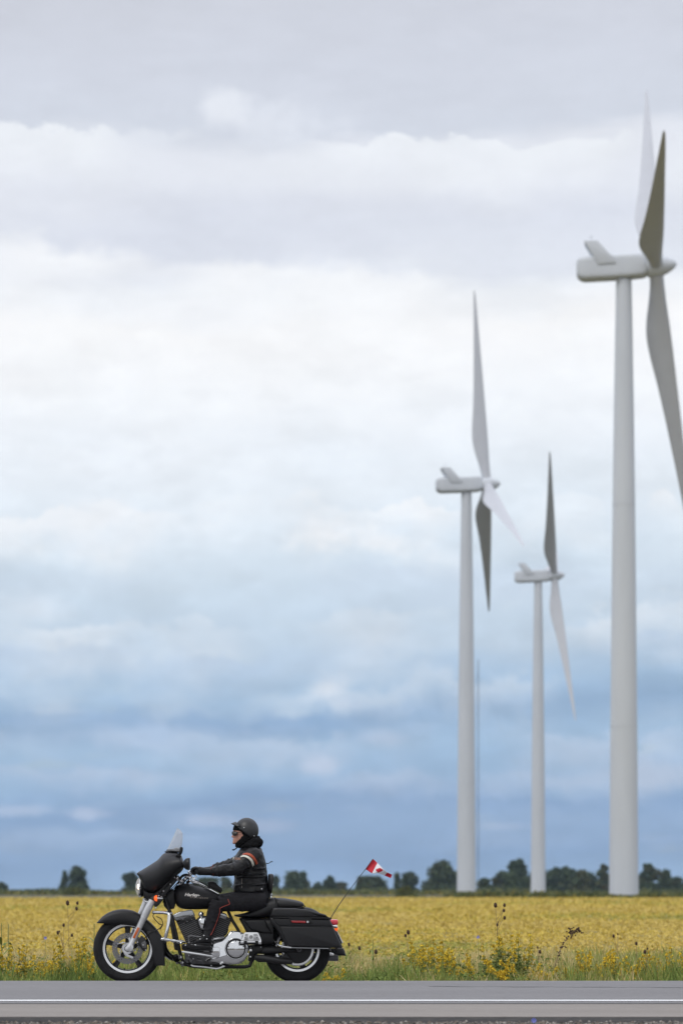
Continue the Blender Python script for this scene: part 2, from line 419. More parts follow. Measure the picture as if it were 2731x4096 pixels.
def asphalt(name, c1, c2, seed):
    m = mat(name, c1, 0.82, spec=0.35); t = m.node_tree; b = t.nodes['Principled BSDF']
    tcn = t.nodes.new('ShaderNodeTexCoord'); v = tcn.outputs['Object']
    mp = t.nodes.new('ShaderNodeMapping'); mp.inputs['Scale'].default_value = (0.16, 1.0, 1.0); mp.inputs['Location'].default_value = (seed, 0, 0); t.links.new(v, mp.inputs[0])
    big = tnoise(t, mp.outputs[0], 1.3, 5, 0.6); mp2 = t.nodes.new('ShaderNodeMapping'); mp2.inputs['Scale'].default_value = (0.5, 1.0, 1.0); t.links.new(v, mp2.inputs[0])
    sm = tnoise(t, mp2.outputs[0], 26, 4, 0.75); grit = tnoise(t, v, 85, 3, 0.8)
    c_ = mixc(t, big.step(0.3, 0.7), c1, c2); c_ = mixc(t, (sm.step(0.3, 0.75))*0.35, c_, tuple(q*0.55 for q in c1)); c_ = mixc(t, grit.step(0.58, 0.72)*0.4, c_, tuple(min(1, q*1.7) for q in c1))
    t.links.new(c_, b.inputs['Base Color'])
    bn = t.nodes.new('ShaderNodeBump'); bn.inputs['Strength'].default_value = 0.5; bn.inputs['Distance'].default_value = 0.01
    t.links.new(grit.s, bn.inputs['Height']); t.links.new(bn.outputs[0], b.inputs['Normal']); return m
M['soil'] = dirt_mat()
M['lane'] = asphalt('lane_asphalt', (0.215, 0.210, 0.216), (0.245, 0.240, 0.246), 3)
M['shoulder'] = asphalt('shoulder_asphalt', (0.265, 0.240, 0.220), (0.305, 0.278, 0.257), 9)
M['bitumen'] = mat('bitumen_edge', (0.028, 0.025, 0.023), 0.85, var=0.5, vscale=9, bump=0.8, bscale=40)
M['paint'] = mat('road_paint', (0.80, 0.81, 0.82), 0.6, var=0.12, vscale=7, stretch=(0.2, 1, 1))
M['crack'] = mat('crack_sealant', (0.06, 0.06, 0.062), 0.6)
ground = strip('ground', [(-1500, -0.9), (0, -0.9), (12, -0.75), (18, -0.34), (22.0, -0.162), (22.75, -0.138), (28.2, -0.05), (31.4, -0.20), (32.0, -0.26), (34, -0.62), (38, -0.5), (41, -0.45), (400, -0.45), (4200, -0.45)], (-2500, 2500), M['soil'])
road = strip('road', [(24.5, -0.30), (24.5, -0.074), (28.2, 0), (31.5, -0.145), (31.5, -0.35)], (-400, 400), M['lane'], nx=40)
shoulder = strip('road_shoulder', [(22.82, -0.30), (22.82, -0.108), (24.498, -0.076), (24.498, -0.3)], (-400, 400), M['shoulder'], nx=40)
edge = strip('road_edge', [(22.50, -0.30), (22.52, -0.15), (22.66, -0.128), (22.818, -0.111), (22.818, -0.3)], (-400, 400), M['bitumen'], nx=400)
for v_ in edge.data.vertices:
    if v_.co.z < -0.12 and v_.co.z > -0.2 and v_.co.y < Y(22.8): v_.co.y += 0.05*math.sin(v_.co.x*1.7)+0.03*math.sin(v_.co.x*5.1)
line = strip('road_line', [(24.83, -0.0634), (25.01, -0.0598)], (-400, 400), M['paint'])
seam = strip('road_seam', [(24.50, -0.0695), (24.545, -0.0686)], (-400, 400), M['crack'])
def crack():
    v = []; f = []; n = 60
    for i in range(n+1):
        x = WX(985, 27) + i/n*5.6; d = 27.15 - 0.46*i/n + 0.02*math.sin(i*1.3)+0.012*math.sin(i*3.1)
        z = -0.02*(28.2-d)+0.004; w = 0.018+0.008*math.sin(i*0.9)
        v += [(x, Y(d-w), z-0.0003), (x, Y(d+w), z+0.0003)]
        if i: f.append((2*i-2, 2*i, 2*i+1, 2*i-1))
    me = bpy.data.meshes.new('road_crack'); me.from_pydata(v, [], f); me.materials.append(M['crack']); me.update()
    o = bpy.data.objects.new('road_crack', me); COL.objects.link(o); tag(o, kind='structure')
crack()

# gravel below the near edge of the road
def gravel():
    N = 26000; d = 20.5 + 2.10*rng.random(N)**0.75; x = (rng.random(N)-0.5)*9.0
    zg = np.interp(d, [12, 18, 22.0, 22.5, 22.56, 22.8], [-0.75, -0.34, -0.162, -0.146, -0.142, -0.114]); s = 0.004+0.012*rng.random(N)**3
    base = np.array([(1, 0, 0), (-1, 0, 0), (0, 1, 0), (0, -1, 0), (0, 0, 1), (0, 0, -1)], float)
    fc = [(0, 2, 4), (2, 1, 4), (1, 3, 4), (3, 0, 4), (0, 3, 5), (2, 0, 5), (1, 2, 5), (3, 1, 5)]
    P = base[None]*s[:, None, None]*(0.6+0.7*rng.random((N, 6, 1)))*np.array((1.3, 1.1, 0.75))
    an = rng.random(N)*6.28; c_, s_ = np.cos(an)[:, None], np.sin(an)[:, None]
    X_ = P[:, :, 0]*c_-P[:, :, 1]*s_; Y_ = P[:, :, 0]*s_+P[:, :, 1]*c_; P = np.stack([X_, Y_, P[:, :, 2]], -1)
    P += np.stack([x, d-DB, zg+s*0.25], -1)[:, None]
    A = P[:, fc].reshape(-1, 3, 3); mi = np.repeat(rng.choice(4, N, p=[.4, .3, .2, .1]), 8)
    ms = [mat('stone_grey', (0.21, 0.19, 0.17), 0.9), mat('stone_brown', (0.16, 0.13, 0.10), 0.9), mat('stone_dark', (0.055, 0.05, 0.048), 0.9), mat('stone_pale', (0.36, 0.34, 0.31), 0.9)]
    tag(polys('gravel', A, ms, mi), kind='stuff')
gravel()

# ------------------------------------------------------------------ wind turbines
HUBZ = 80.0; BL = 38.6
def blade_mesh():
    st = [(0.0, 1.62, 0.98, 0.0), (1.2, 1.62, 0.98, 0.0), (2.6, 1.75, 0.80, -0.10), (4.6, 2.15, 0.55, -0.32), (6.6, 2.65, 0.36, -0.54), (8.8, 2.92, 0.25, -0.66), (11.5, 2.76, 0.20, -0.60),
          (15, 2.30, 0.17, -0.42), (20, 1.80, 0.16, -0.24), (26, 1.28, 0.15, -0.08), (32, 0.82, 0.14, 0.06), (36, 0.50, 0.14, 0.14), (38, 0.28, 0.15, 0.16), (BL, 0.05, 0.3, 0.16)]
    dense = crv(st, 3); rings = []
    for (r, c_, th, off) in dense:
        tw = R(14*(1-r/BL)**1.5 + 4); ring = []
        for j in range(20):
            a = 2*math.pi*j/20; x = math.cos(a); y = math.sin(a)
            k = min(1, max(0, (r-1.0)/5.0)); yy = y*((1-k) + k*(0.55+0.45*(x+1)/2 if x < 1 else 1))
            X_ = x*c_*0.5+off+0.35*min(1, r/9)*0; Y_ = yy*c_*0.5*th
            rings_x = X_*math.cos(tw)-Y_*math.sin(tw); rings_y = X_*math.sin(tw)+Y_*math.cos(tw)
            ring.append((rings_x*1.10, rings_y, r))
        rings.append(ring)
    return loft(rings)
def cone_mat(tilt, ang):
    return Matrix.Rotation(-tilt, 4, 'Y') @ Matrix.Rotation(ang, 4, 'X') @ Matrix.Rotation(R(2.2), 4, 'Y')
TILT = R(5.6); HUBX = 3.95
def make_turbine():
    t = empty('wind_turbine')
    prof = [(1.86, 0.0), (1.86, 0.4), (1.80, 8), (1.70, 22), (1.52, 42), (1.30, 60), (1.10, 72), (0.98, 78.4)]
    tw = MB().add(lathe([(0.0, 0.0)]+prof+[(0.0, 78.4)], (0, 0, 0), 'Z', 48))
    for z in (22.0, 50.0): # flange rings
        r = np.interp(z, [p[1] for p in prof], [p[0] for p in prof]); tw.add(lathe([(r-0.05, z-0.09), (r+0.03, z-0.09), (r+0.03, z+0.09), (r-0.05, z+0.09)], (0, 0, 0), 'Z', 48))
    tw = tw.build('tower', M['turb'], t, angle=40)
    one('door', slab([(-0.45, 0.9), (0.45, 0.9), (0.45, 2.9), (-0.45, 2.9)], 1.72, 1.90, 0.02), M['grey'], t)
    # nacelle, slightly nose-up
    rings = []
    for (x, zt, zb, w, e_) in [(-5.95, 0.75, -0.85, 0.95, 3), (-5.85, 1.05, -1.15, 1.2, 4), (-5.5, 1.28, -1.45, 1.42, 5), (-5.0, 1.32, -1.62, 1.5, 6), (-2, 1.38, -1.56, 1.55, 7), (1, 1.44, -1.48, 1.55, 7), (2.3, 1.46, -1.40, 1.52, 7), (2.75, 1.36, -1.32, 1.42, 5), (2.95, 1.15, -1.18, 1.25, 4)]:
        zc = (zt+zb)/2; h = (zt-zb)/2
        rings.append([(x, w*math.copysign(abs(math.cos(a))**(2/e_), math.cos(a)), zc+x*0.02+h*math.copysign(abs(math.sin(a))**(2/e_), math.sin(a))) for a in [2*math.pi*j/40+0.01 for j in range(40)]])
    na = one('nacelle', loft(rings), M['turb'], t, angle=38); na.location = (0, 0, HUBZ)
    fin = one('cooling_fin', slab([(-4.95, 3.05), (-3.3, 3.07), (-1.8, 1.42), (-1.1, 0.9), (-0.93, 0.22), (-3.2, 0.10)], -1.72, 1.72, 0.06), M['turb'], na)
    one('wind_vane', join(tube([(-4.1, 0, 3.0), (-4.1, 0, 3.95)], 0.045, 6), tube([(-4.35, 0, 3.9), (-3.9, 0, 3.9)], 0.05, 6)), M['turb'], na)
    hb = MB()
    ax = Vector((math.cos(TILT), 0, math.sin(TILT)))
    hb.add(lathe([(0.0, -1.15), (1.0, -1.15), (1.30, -1.0), (1.38, -0.6), (1.38, 0.35), (1.28, 0.9), (1.05, 1.5), (0.72, 2.1), (0.34, 2.55), (0.0, 2.72)], (0, 0, 0), ax, 36))
    h = hb.build('hub', M['turb'], t, angle=45); h.location = (HUBX, 0, HUBZ)
    bm_ = MB().add(blade_mesh()).build('blade', M['turb_blade'], t, angle=60)
    bs = [bm_]
    for i in range(2):
        o = bm_.copy(); COL.objects.link(o); o.parent = t; bs.append(o)
    return t
def set_turbine(t, x, d, yaw, phis):
    t.location = (x, Y(d), -0.45+0); t.rotation_euler = (0, 0, R(yaw))
    for o, ph in zip([c_ for c_ in t.children if c_.name.startswith('blade')], phis):
        o.matrix_local = Matrix.Translation((HUBX, 0, HUBZ)) @ cone_mat(TILT, R(ph))
def copy_tree(o, parent=None):
    c_ = o.copy(); COL.objects.link(c_)
    if parent: c_.parent = parent
    for ch in list(o.children): copy_tree(ch, c_)
    return c_
T1 = make_turbine(); T2 = copy_tree(T1); T3 = copy_tree(T1)
# hub heights above eye level fix the distances: 80 m hubs
def tdist(hub_y): return (HUBZ-0.45-CZ)*FPX/(HZ-hub_y*K)
d1, d2, d3 = tdist(613), tdist(1112.5), tdist(1322.5)
set_turbine(T1, WX(1431.5, d1), d1, -5.7, (78.5, -41.5, 198.5))
set_turbine(T2, WX(1070.5, d2), d2, 3.4, (-5, 115, 235))
set_turbine(T3, WX(1235, d3), d3, -4.0, (45, 165, 285))
tag(T1, 'tallest wind turbine at the right edge, its tower the widest in view', 'wind turbine', 'wind turbines standing in the field')
tag(T2, 'middle-sized wind turbine with one white blade crossing its dark lower blade', 'wind turbine', 'wind turbines standing in the field')
tag(T3, 'smallest wind turbine, between the two larger ones, with a dark upright blade', 'wind turbine', 'wind turbines standing in the field')

# thin guyed mast far behind the middle turbine
def mast():
    d = 820; x = WX(1097.5, d); zt = WZ(1515, d); t = empty('lattice_mast', (x, Y(d), -0.45), 0, 'thin grey lattice mast rising beside the tower of the middle turbine', 'mast')
    b = MB(); h = zt+0.45; cs = [(0.28*math.cos(R(a)), 0.28*math.sin(R(a))) for a in (90, 210, 330)]
    for c_ in cs: b.add(tube([(c_[0], c_[1], 0), (c_[0], c_[1], h)], 0.028, 6))
    n = int(h/0.9)
    for i in range(n):
        for j in range(3):
            p, q = cs[j], cs[(j+1) % 3]; b.add(tube([(*p, h*i/n), (*q, h*(i+1)/n)], 0.011, 4, cap=False))
    b.build('mast_frame', M['grey'], t)
    w = MB()
    for a in (20, 140, 260):
        for z in (0.5, 0.95): w.add(tube([(0, 0, h*z), (26*math.cos(R(a)), 26*math.sin(R(a)), 0)], 0.009, 4))
    w.build('guy_wire', M['grey'], t)
mast()

# ------------------------------------------------------------------ trees on the horizon
def leafmat(name, c, v=0.35, sc=0.8): return mat(name, c, 0.75, var=v, vscale=sc, spec=0.25)
TL = [leafmat('foliage_dark', (0.055, 0.085, 0.050)), leafmat('foliage_mid', (0.085, 0.12, 0.060)), leafmat('foliage_olive', (0.095, 0.105, 0.050)), leafmat('foliage_dull', (0.070, 0.058, 0.040))]
M['bark'] = mat('bark', (0.06, 0.05, 0.04), 0.9, var=0.3)
def make_crown(w, h, seed, shape, tone):
    """leaf clumps spread over lumps of an uneven crown, with gaps"""
    r = np.random.default_rng(seed); L = []
    nl = int(20+5*w*h/40); cl = []
    for i in range(nl):
        v_ = (i+0.5*r.random())/nl; zz = h*(0.06+0.82*v_)
        if shape == 'round': ww = math.sin(math.pi*min(0.93, 0.24+0.66*v_))**0.6
        elif shape == 'tall': ww = 0.92*math.sin(math.pi*min(0.95, 0.2+0.72*v_))**0.45
        elif shape == 'cone': ww = 1.0*(1-v_)**0.7+0.12
        a = r.random()*6.28; q = w/2*ww*(0.15+0.55*r.random()); cl.append((q*math.cos(a), q*math.sin(a)*0.9, zz, w*(0.11+0.14*r.random())*(1 if v_ < .8 else .7)))
    for k in range(7): a = k*0.9+seed; cl.append((w*0.34*math.cos(a), w*0.34*math.sin(a), h*(0.08+0.16*r.random()), w*0.19))
    N = 230
    for (x, y, z, s) in cl:
        p = r.normal(size=(N, 3)); p /= np.linalg.norm(p, axis=1)[:, None]; p *= (0.25+0.85*r.random((N, 1))**0.6+0.45*(r.random((N, 1)) < 0.06))*s; p[:, 2] *= 0.8; L.append(p+np.array((x, y, z)))
    P = np.concatenate(L); P = P[(P[:, 2] < h*1.02)]; P[:, 2] = np.maximum(P[:, 2], 0.1)
    n = len(P); u = r.normal(size=(n, 3)); u /= np.linalg.norm(u, axis=1)[:, None]; v_ = r.normal(size=(n, 3)); v_ -= (v_*u).sum(1)[:, None]*u; v_ /= np.linalg.norm(v_, axis=1)[:, None]
    s = (0.22+0.3*r.random((n, 1)))*max(0.5, (w/8)**0.5); u *= s; v_ *= s*0.7
    A = np.stack([P-u, P-v_*0.9, P+u, P+v_], 1); lump = np.repeat(r.random(len(L)), N)[:len(P)] if len(P) == N*len(L) else r.random(n)
    mi = np.clip((tone+1.3*(lump-0.5)*2+0.5*(r.random(n)-0.5)).round(), 0, 3).astype(int); return A, mi
def tree(px, w, top, d, shape, seed, label, tone=0.6, sink=0.0, group='trees along the far edge of the field'):
    x = WX(px, d); h = WZ(top, d)+0.45; wm = w*1.16*K/FPX*d
    t = empty('tree', (x, Y(d), -0.45), 0, label, 'tree', group)
    A, mi = make_crown(wm, h, seed, shape, tone); polys('crown', A, TL, mi, t)
    tr = MB().add(tube([(0, 0, -0.3), (0.1, 0, h*0.3), (-0.1, 0.1, h*0.6), (0.0, 0, h*0.85)], [0.3, 0.24, 0.15, 0.04], 8))
    r = random.Random(seed)
    for k in range(6):
        a = r.random()*6.28; z = h*(0.2+0.5*r.random()); tr.add(tube([(0, 0, z), (wm*0.2*math.cos(a), wm*0.2*math.sin(a), z+h*0.12), (wm*0.36*math.cos(a), wm*0.36*math.sin(a), z+h*0.18)], [0.11, 0.07, 0.02], 6))
    tr.build('trunk', M['bark'], t)
TR = [(-38, 60, 2008, 980, 'round', 'bushy dark tree just left of the frame'),
 (3, 34, 2026, 1000, 'round', 'low dark bushy tree cut by the left edge of the picture'),
 (149, 24, 1994, 960, 'cone', 'slim pointed tree against the left side of the lone tree left of the motorcycle'),
 (178, 46, 1984, 975, 'round', 'taller of the two trees standing alone left of the motorcycle'),
 (302, 40, 1999, 985, 'tall', 'rounded tree just left of the headlamp of the motorcycle'),
 (470, 60, 2016, 1000, 'round', 'wide tree seen below the rider\'s arms, behind the fuel tank'),
 (520, 32, 2010, 990, 'round', 'small tree seen between the rider\'s forearm and belly'),
 (630, 26, 2006, 960, 'tall', 'narrow dark tree right behind the rider\'s backrest'),
 (683, 62, 2000, 970, 'round', 'broad rounded tree, first wide one right of the rider'),
 (729, 26, 2026, 1010, 'round', 'small low tree left of the blocky tree below the flag pole'),
 (757, 32, 2008, 975, 'tall', 'blocky upright tree between the broad one and the flag pole'),
 (784, 34, 2024, 1005, 'round', 'dull brown bushy tree left of the flag pole'),
 (825, 20, 2008, 965, 'cone', 'thin ragged tree that the flag pole crosses'),
 (852, 66, 2013, 985, 'round', 'dome-shaped tree right under the flag'),
 (911, 26, 2000, 960, 'cone', 'slim upright tree right of the flag, left one of a pair'),
 (937, 44, 1999, 980, 'tall', 'square-topped tree right of the flag, right one of a pair'),
 (1012, 76, 1976, 970, 'round', 'big leafy tree left of the tower of the middle turbine'),
 (1050, 40, 1996, 1010, 'round', 'tree half hidden behind the tower of the middle turbine'),
 (1112, 38, 2014, 1000, 'round', 'low round tree just right of the tower of the middle turbine'),
 (1152, 46, 1996, 1005, 'round', 'lower left shoulder tree beside the tallest tree of the line'),
 (1186, 66, 1969, 965, 'round', 'tallest tree of the line, between the middle and the smallest turbine'),
 (1236, 50, 1996, 1010, 'round', 'tree behind the tower of the smallest turbine'),
 (1274, 58, 1990, 985, 'round', 'dense dark tree right next to the tower of the smallest turbine'),
 (1308, 62, 1990, 1000, 'round', 'middle tree of the dense dark clump right of the smallest turbine'),
 (1342, 60, 1998, 975, 'round', 'right-hand tree of the dense dark clump right of the smallest turbine'),
 (1386, 36, 1978, 960, 'tall', 'loose upright tree just left of the tower of the tallest turbine'),
 (1440, 60, 1990, 1005, 'round', 'tree mostly hidden behind the tower of the tallest turbine'),
 (1490, 50, 1978, 975, 'round', 'leafy tree just right of the tower of the tallest turbine'),
 (1527, 36, 1994, 990, 'tall', 'second tree right of the tower of the tallest turbine'),
 (1553, 34, 2012, 1010, 'round', 'low tree near the right edge of the picture'),
 (1580, 36, 1992, 970, 'tall', 'tree cut by the right edge of the picture')]
tones = [0.8, 0.9, 0.4, 0.4, 1.2, 0.9, 1.2, 0.3, 0.6, 0.5, 0.4, 2.4, 1.2, 0.9, 0.4, 0.6, 0.7, 0.5, 0.4, 0.8, 0.9, 0.5, 0.3, 0.3, 0.9, 1.3, 1.0, 1.1, 0.7, 0.6, 0.7]
for i, (px, w, top, d, sh, lb) in enumerate(TR): tree(px, w, top, d, sh, 100+i, lb, tones[i])

# ------------------------------------------------------------------ field crop, hedges, verge
def vnoise(x, y, seed=0):
    """cheap smooth value noise"""
    xi = np.floor(x).astype(int); yi = np.floor(y).astype(int); fx = x-xi; fy = y-yi; fx = fx*fx*(3-2*fx); fy = fy*fy*(3-2*fy)
    def hsh(a, b):
        v_ = np.sin(a*127.1+b*311.7+seed*74.7)*43758.5453; return v_-np.floor(v_)
    return (hsh(xi, yi)*(1-fx)+hsh(xi+1, yi)*fx)*(1-fy)+(hsh(xi, yi+1)*(1-fx)+hsh(xi+1, yi+1)*fx)*fy
def rdir(n, r=rng):
    u = r.normal(size=(n, 3)); return u/np.linalg.norm(u, axis=1)[:, None]
def leaves(P, s, asp=0.6, flat=0.0):
    n = len(P); u = rdir(n); u[:, 2] *= (1-flat); v_ = rdir(n); v_ -= (v_*u).sum(1)[:, None]*u/np.maximum((u*u).sum(1), 1e-6)[:, None]; v_ /= np.linalg.norm(v_, axis=1)[:, None]
    u = u*s[:, None]; v_ = v_*s[:, None]*asp; return np.stack([P-u, P-v_, P+u, P+v_], 1)
CROP = [leafmat('crop_yellow', (0.62, 0.465, 0.09), 0.15, 3), leafmat('crop_straw', (0.61, 0.465, 0.14), 0.15, 3), leafmat('crop_ochre', (0.56, 0.43, 0.09), 0.2, 3),
        leafmat('crop_lime', (0.52, 0.43, 0.085), 0.2, 3), leafmat('crop_green', (0.32, 0.33, 0.08), 0.25, 3)]
def crop():
    N = 420000; d0, d1_ = 39.5, 366.0
    u = rng.random(N); d = 1/(1/d0 + (1/d1_-1/d0)*u**0.92); x = (rng.random(N)-0.5)*(0.29*d+5)
    h = -0.05 + 0.10*(vnoise(x*0.9, d*0.5, 1)-0.5) + 0.12*(vnoise(x*3.1, d*1.4, 2)-0.5)
    z = h - 0.16*rng.random(N)**2.2*np.clip(60/d, 0.3, 1) - np.clip((44-d)/8, 0, 1)*0.22
    s = np.clip(0.00042*d, 0.015, 0.15)*(0.55+0.8*rng.random(N))
    A = leaves(np.stack([x, d-DB, z], -1), s, 0.62, 0.8); A[:, :, 2] = np.minimum(A[:, :, 2], h[:, None]+0.10)
    # colour patches really differ: ripe yellow, straw and green stretches (long in x as the rows run)
    g = vnoise(x*0.10+3, d*0.045, 5)*0.55+vnoise(x*0.5, d*0.16, 6)*0.3+0.28*rng.random(N)-0.06
    band = np.exp(-((d-(92+x*0.6))/5.5)**2)*(x > 2.2)*0.35 + np.exp(-((d-64-x*0.3)/3.0)**2)*(x > 0.5)*0.14
    g = g+band; r_ = rng.random(N)
    mi = np.where(g > 0.74, 4, np.where(g > 0.65, 3, np.where(r_ < 0.22, 2, np.where((g < 0.42) | (r_ > 0.72), 1, 0))))
    near = np.clip((52-d)/10, 0, 1); mi = np.where((rng.random(N) < near*0.75) & (mi < 3), np.where(rng.random(N) < 0.93, 1, 3), mi)
    # canopy sheet under the leaves
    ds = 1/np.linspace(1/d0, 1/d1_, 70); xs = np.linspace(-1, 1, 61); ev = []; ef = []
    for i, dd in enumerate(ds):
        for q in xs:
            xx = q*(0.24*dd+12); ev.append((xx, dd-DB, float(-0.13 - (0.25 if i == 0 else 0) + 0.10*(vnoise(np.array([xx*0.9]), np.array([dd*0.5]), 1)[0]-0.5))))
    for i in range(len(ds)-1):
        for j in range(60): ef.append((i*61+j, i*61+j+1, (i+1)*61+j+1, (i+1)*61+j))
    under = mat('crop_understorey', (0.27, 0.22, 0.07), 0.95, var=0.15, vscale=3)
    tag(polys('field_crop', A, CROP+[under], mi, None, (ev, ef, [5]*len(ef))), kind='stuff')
crop()
far_crop = strip('far_field', [(366, -0.10), (395, -0.10), (2500, -0.10)], (-900, 900), mat('far_crop', (0.10, 0.09, 0.05), 0.95, col2=(0.12, 0.11, 0.06), vscale=0.03))

HG = [leafmat('hedge_dark', (0.075, 0.10, 0.035), 0.3, 1), leafmat('hedge_olive', (0.15, 0.16, 0.05), 0.3, 1), leafmat('hedge_yellow', (0.25, 0.20, 0.045), 0.3, 1)]
def hedge(name, d0, d1_, n, x0, x1, zf, s0, probs, seed):
    r = np.random.default_rng(seed); x = x0+(x1-x0)*r.random(n); d = d0+(d1_-d0)*r.random(n)
    top = zf(x, d); z = -0.45+(top+0.45)*r.random(n)**0.6; s = s0*(0.5+r.random(n))
    A = leaves(np.stack([x, d-DB, z], -1), s, 0.7); tag(polys(name, A, HG, r.choice(3, n, p=probs)), kind='stuff')
# low green growth at the feet of the turbines and a thinner belt farther off
hedge('scrub_belt', 364, 372, 16000, 2, 56, lambda x, d: -0.12+(0.85*vnoise(x*0.35, d*0.2, 3)*np.clip((x-3)/14, 0.35, 1)) - 0.10*np.exp(-((x-26)/5)**2), 0.16, (0.55, 0.33, 0.12), 5)
hedge('scrub_line', 560, 580, 14000, -72, 78, lambda x, d: 0.0+0.75*vnoise(x*0.13, d*0.05, 4), 0.24, (0.35, 0.45, 0.20), 6)
hedge('far_scrub', 900, 925, 12000, -115, 120, lambda x, d: 0.2+1.2*vnoise(x*0.09, d*0.05, 9)**1.2, 0.4, (0.6, 0.4, 0.0), 7)
BUSH = [(172, 60, 2036, 520, 'dark green low bush at the foot of the two lone trees'), (932, 50, 2034, 420, 'rounded olive bush in the field below the pair of trees right of the flag'),
        (700, 40, 2042, 560, 'low green bush under the broad tree right of the rider'), (1365, 44, 2046, 380, 'dark low bush left of the foot of the tallest turbine')]
for i, (px, w, top, d, lb) in enumerate(BUSH):
    wm = w*K/FPX*d; h = WZ(top, d)+0.45; r = np.random.default_rng(60+i); n = 1600; p = rdir(n, r)*(0.4+0.6*r.random((n, 1))**0.4)
    p[:, 2] = np.abs(p[:, 2]); P = p*np.array((wm/2, wm/2.4, h*0.97)); P[:, 2] += 0.12*np.sin(P[:, 0]*5)
    t = empty('bush', (WX(px, d), Y(d), -0.45), 0, lb, 'bush', 'bushes scattered at the back of the field')
    polys('crown', leaves(P, wm*0.03*(0.6+r.random(n)), 0.7), HG, r.choice(3, n, p=(0.5, 0.42, 0.08)), t)
    st = MB()
    for k in range(5): st.add(tube([(0, 0, 0), (wm*0.2*math.cos(k*1.3), wm*0.2*math.sin(k*1.3), h*0.7)], [0.05, 0.02], 5))
    st.build('stem', M['bark'], t)

GR = [leafmat('grass_green', (0.25, 0.32, 0.08), 0.25, 6), leafmat('grass_dark', (0.15, 0.21, 0.05), 0.25, 6), leafmat('grass_straw', (0.55, 0.44, 0.18), 0.2, 6), leafmat('grass_pale', (0.66, 0.55, 0.30), 0.15, 6), leafmat('grass_lime', (0.34, 0.33, 0.09), 0.2, 6)]
def gz(d): return np.interp(d, [31.4, 32.0, 34, 38, 41, 400], [-0.20, -0.26, -0.62, -0.5, -0.45, -0.45])
def grass():
    N = 150000; d = 31.7+10.5*rng.random(N)**0.85; x = (rng.random(N)-0.5)*13.5
    patch = vnoise(x*1.5, d*0.8, 21)*0.6+vnoise(x*5, d*2, 22)*0.4
    hmax = np.interp(d, [31.7, 33, 36, 40, 42], [0.16, 0.60, 0.62, 0.50, 0.42])*(0.45+1.0*patch)
    h = hmax*(0.45+0.55*rng.random(N)); b = np.stack([x, d-DB, gz(d)], -1); w = (0.003+0.0045*rng.random(N))[:, None]
    an = rng.random(N)*6.28; side = np.stack([np.cos(an), np.sin(an), 0*an], -1); lean = np.stack([rng.normal(size=N), rng.normal(size=N), 0*an], -1)*0.20*h[:, None]
    up = np.stack([0*h, 0*h, h], -1); mid = b+up*0.55+lean*0.35; top = b+up*(1-0.1*rng.random((N, 1)))+lean
    A = np.stack([b-side*w, b+side*w, mid+side*w*0.9, mid-side*w*0.9], 1); B = np.stack([mid-side*w*0.9, mid+side*w*0.9, top+side*w*0.25, top-side*w*0.25], 1)
    g = vnoise(x*0.9+9, d*0.4, 31)*0.6+vnoise(x*3.3, d*1.2, 32)*0.4+0.35*(rng.random(N)-0.5)+np.interp(d, [32, 34, 37, 42], [0.20, 0.08, -0.10, -0.2])
    r_ = rng.random(N); mi = np.where(g > 0.66, 1, np.where(g > 0.50, 0, np.where(g > 0.40, 4, np.where(r_ < 0.45, 3, 2))))
    tag(polys('verge_grass', np.concatenate([A, B]), GR, np.concatenate([mi, mi])), kind='stuff')
grass()
GOLD = [leafmat('goldenrod_yellow', (0.74, 0.55, 0.05), 0.15, 20), leafmat('goldenrod_deep', (0.56, 0.40, 0.05), 0.2, 20)]
def weeds():
    """leafy ground cover between the grasses, with small flowers and dry heads"""
    N = 110000; d = 32.0+9*rng.random(N); x = (rng.random(N)-0.5)*13.5
    dens = vnoise(x*2.2, d*0.9, 41); keep = rng.random(N) < np.clip((dens-0.32)*2.4, 0.06, 1); x, d, dens = x[keep], d[keep], dens[keep]; N = len(x)
    z = gz(d)+np.interp(d, [32, 34, 42], [0.18, 0.55, 0.42])*(0.35+0.9*dens)*rng.random(N)**0.7
    P = np.stack([x, d-DB, z], -1); mi = np.where(dens > 0.66, 1, np.where(rng.random(N) < 0.45, 0, np.where(rng.random(N) < 0.6, 4, 2)))
    zone = np.clip((x-0.6)/0.5, 0, 1)*(0.5+0.5*(x > 1.7))+np.clip((-x-2.6)/0.6, 0, 1)*0.8+0.15; fl = (rng.random(N) < 0.5*zone) & (vnoise(x*3.0, d*1.5, 77) > 0.52) & (P[:, 2]-gz(d) > 0.2)
    mi = np.where(fl, 5+(rng.random(N) < .35), mi); sz = np.where(fl, 0.008+0.008*rng.random(N), 0.012+0.018*rng.random(N))
    tag(polys('ground_weeds', leaves(P, sz, 0.4), GR+GOLD, mi), kind='stuff')
weeds()

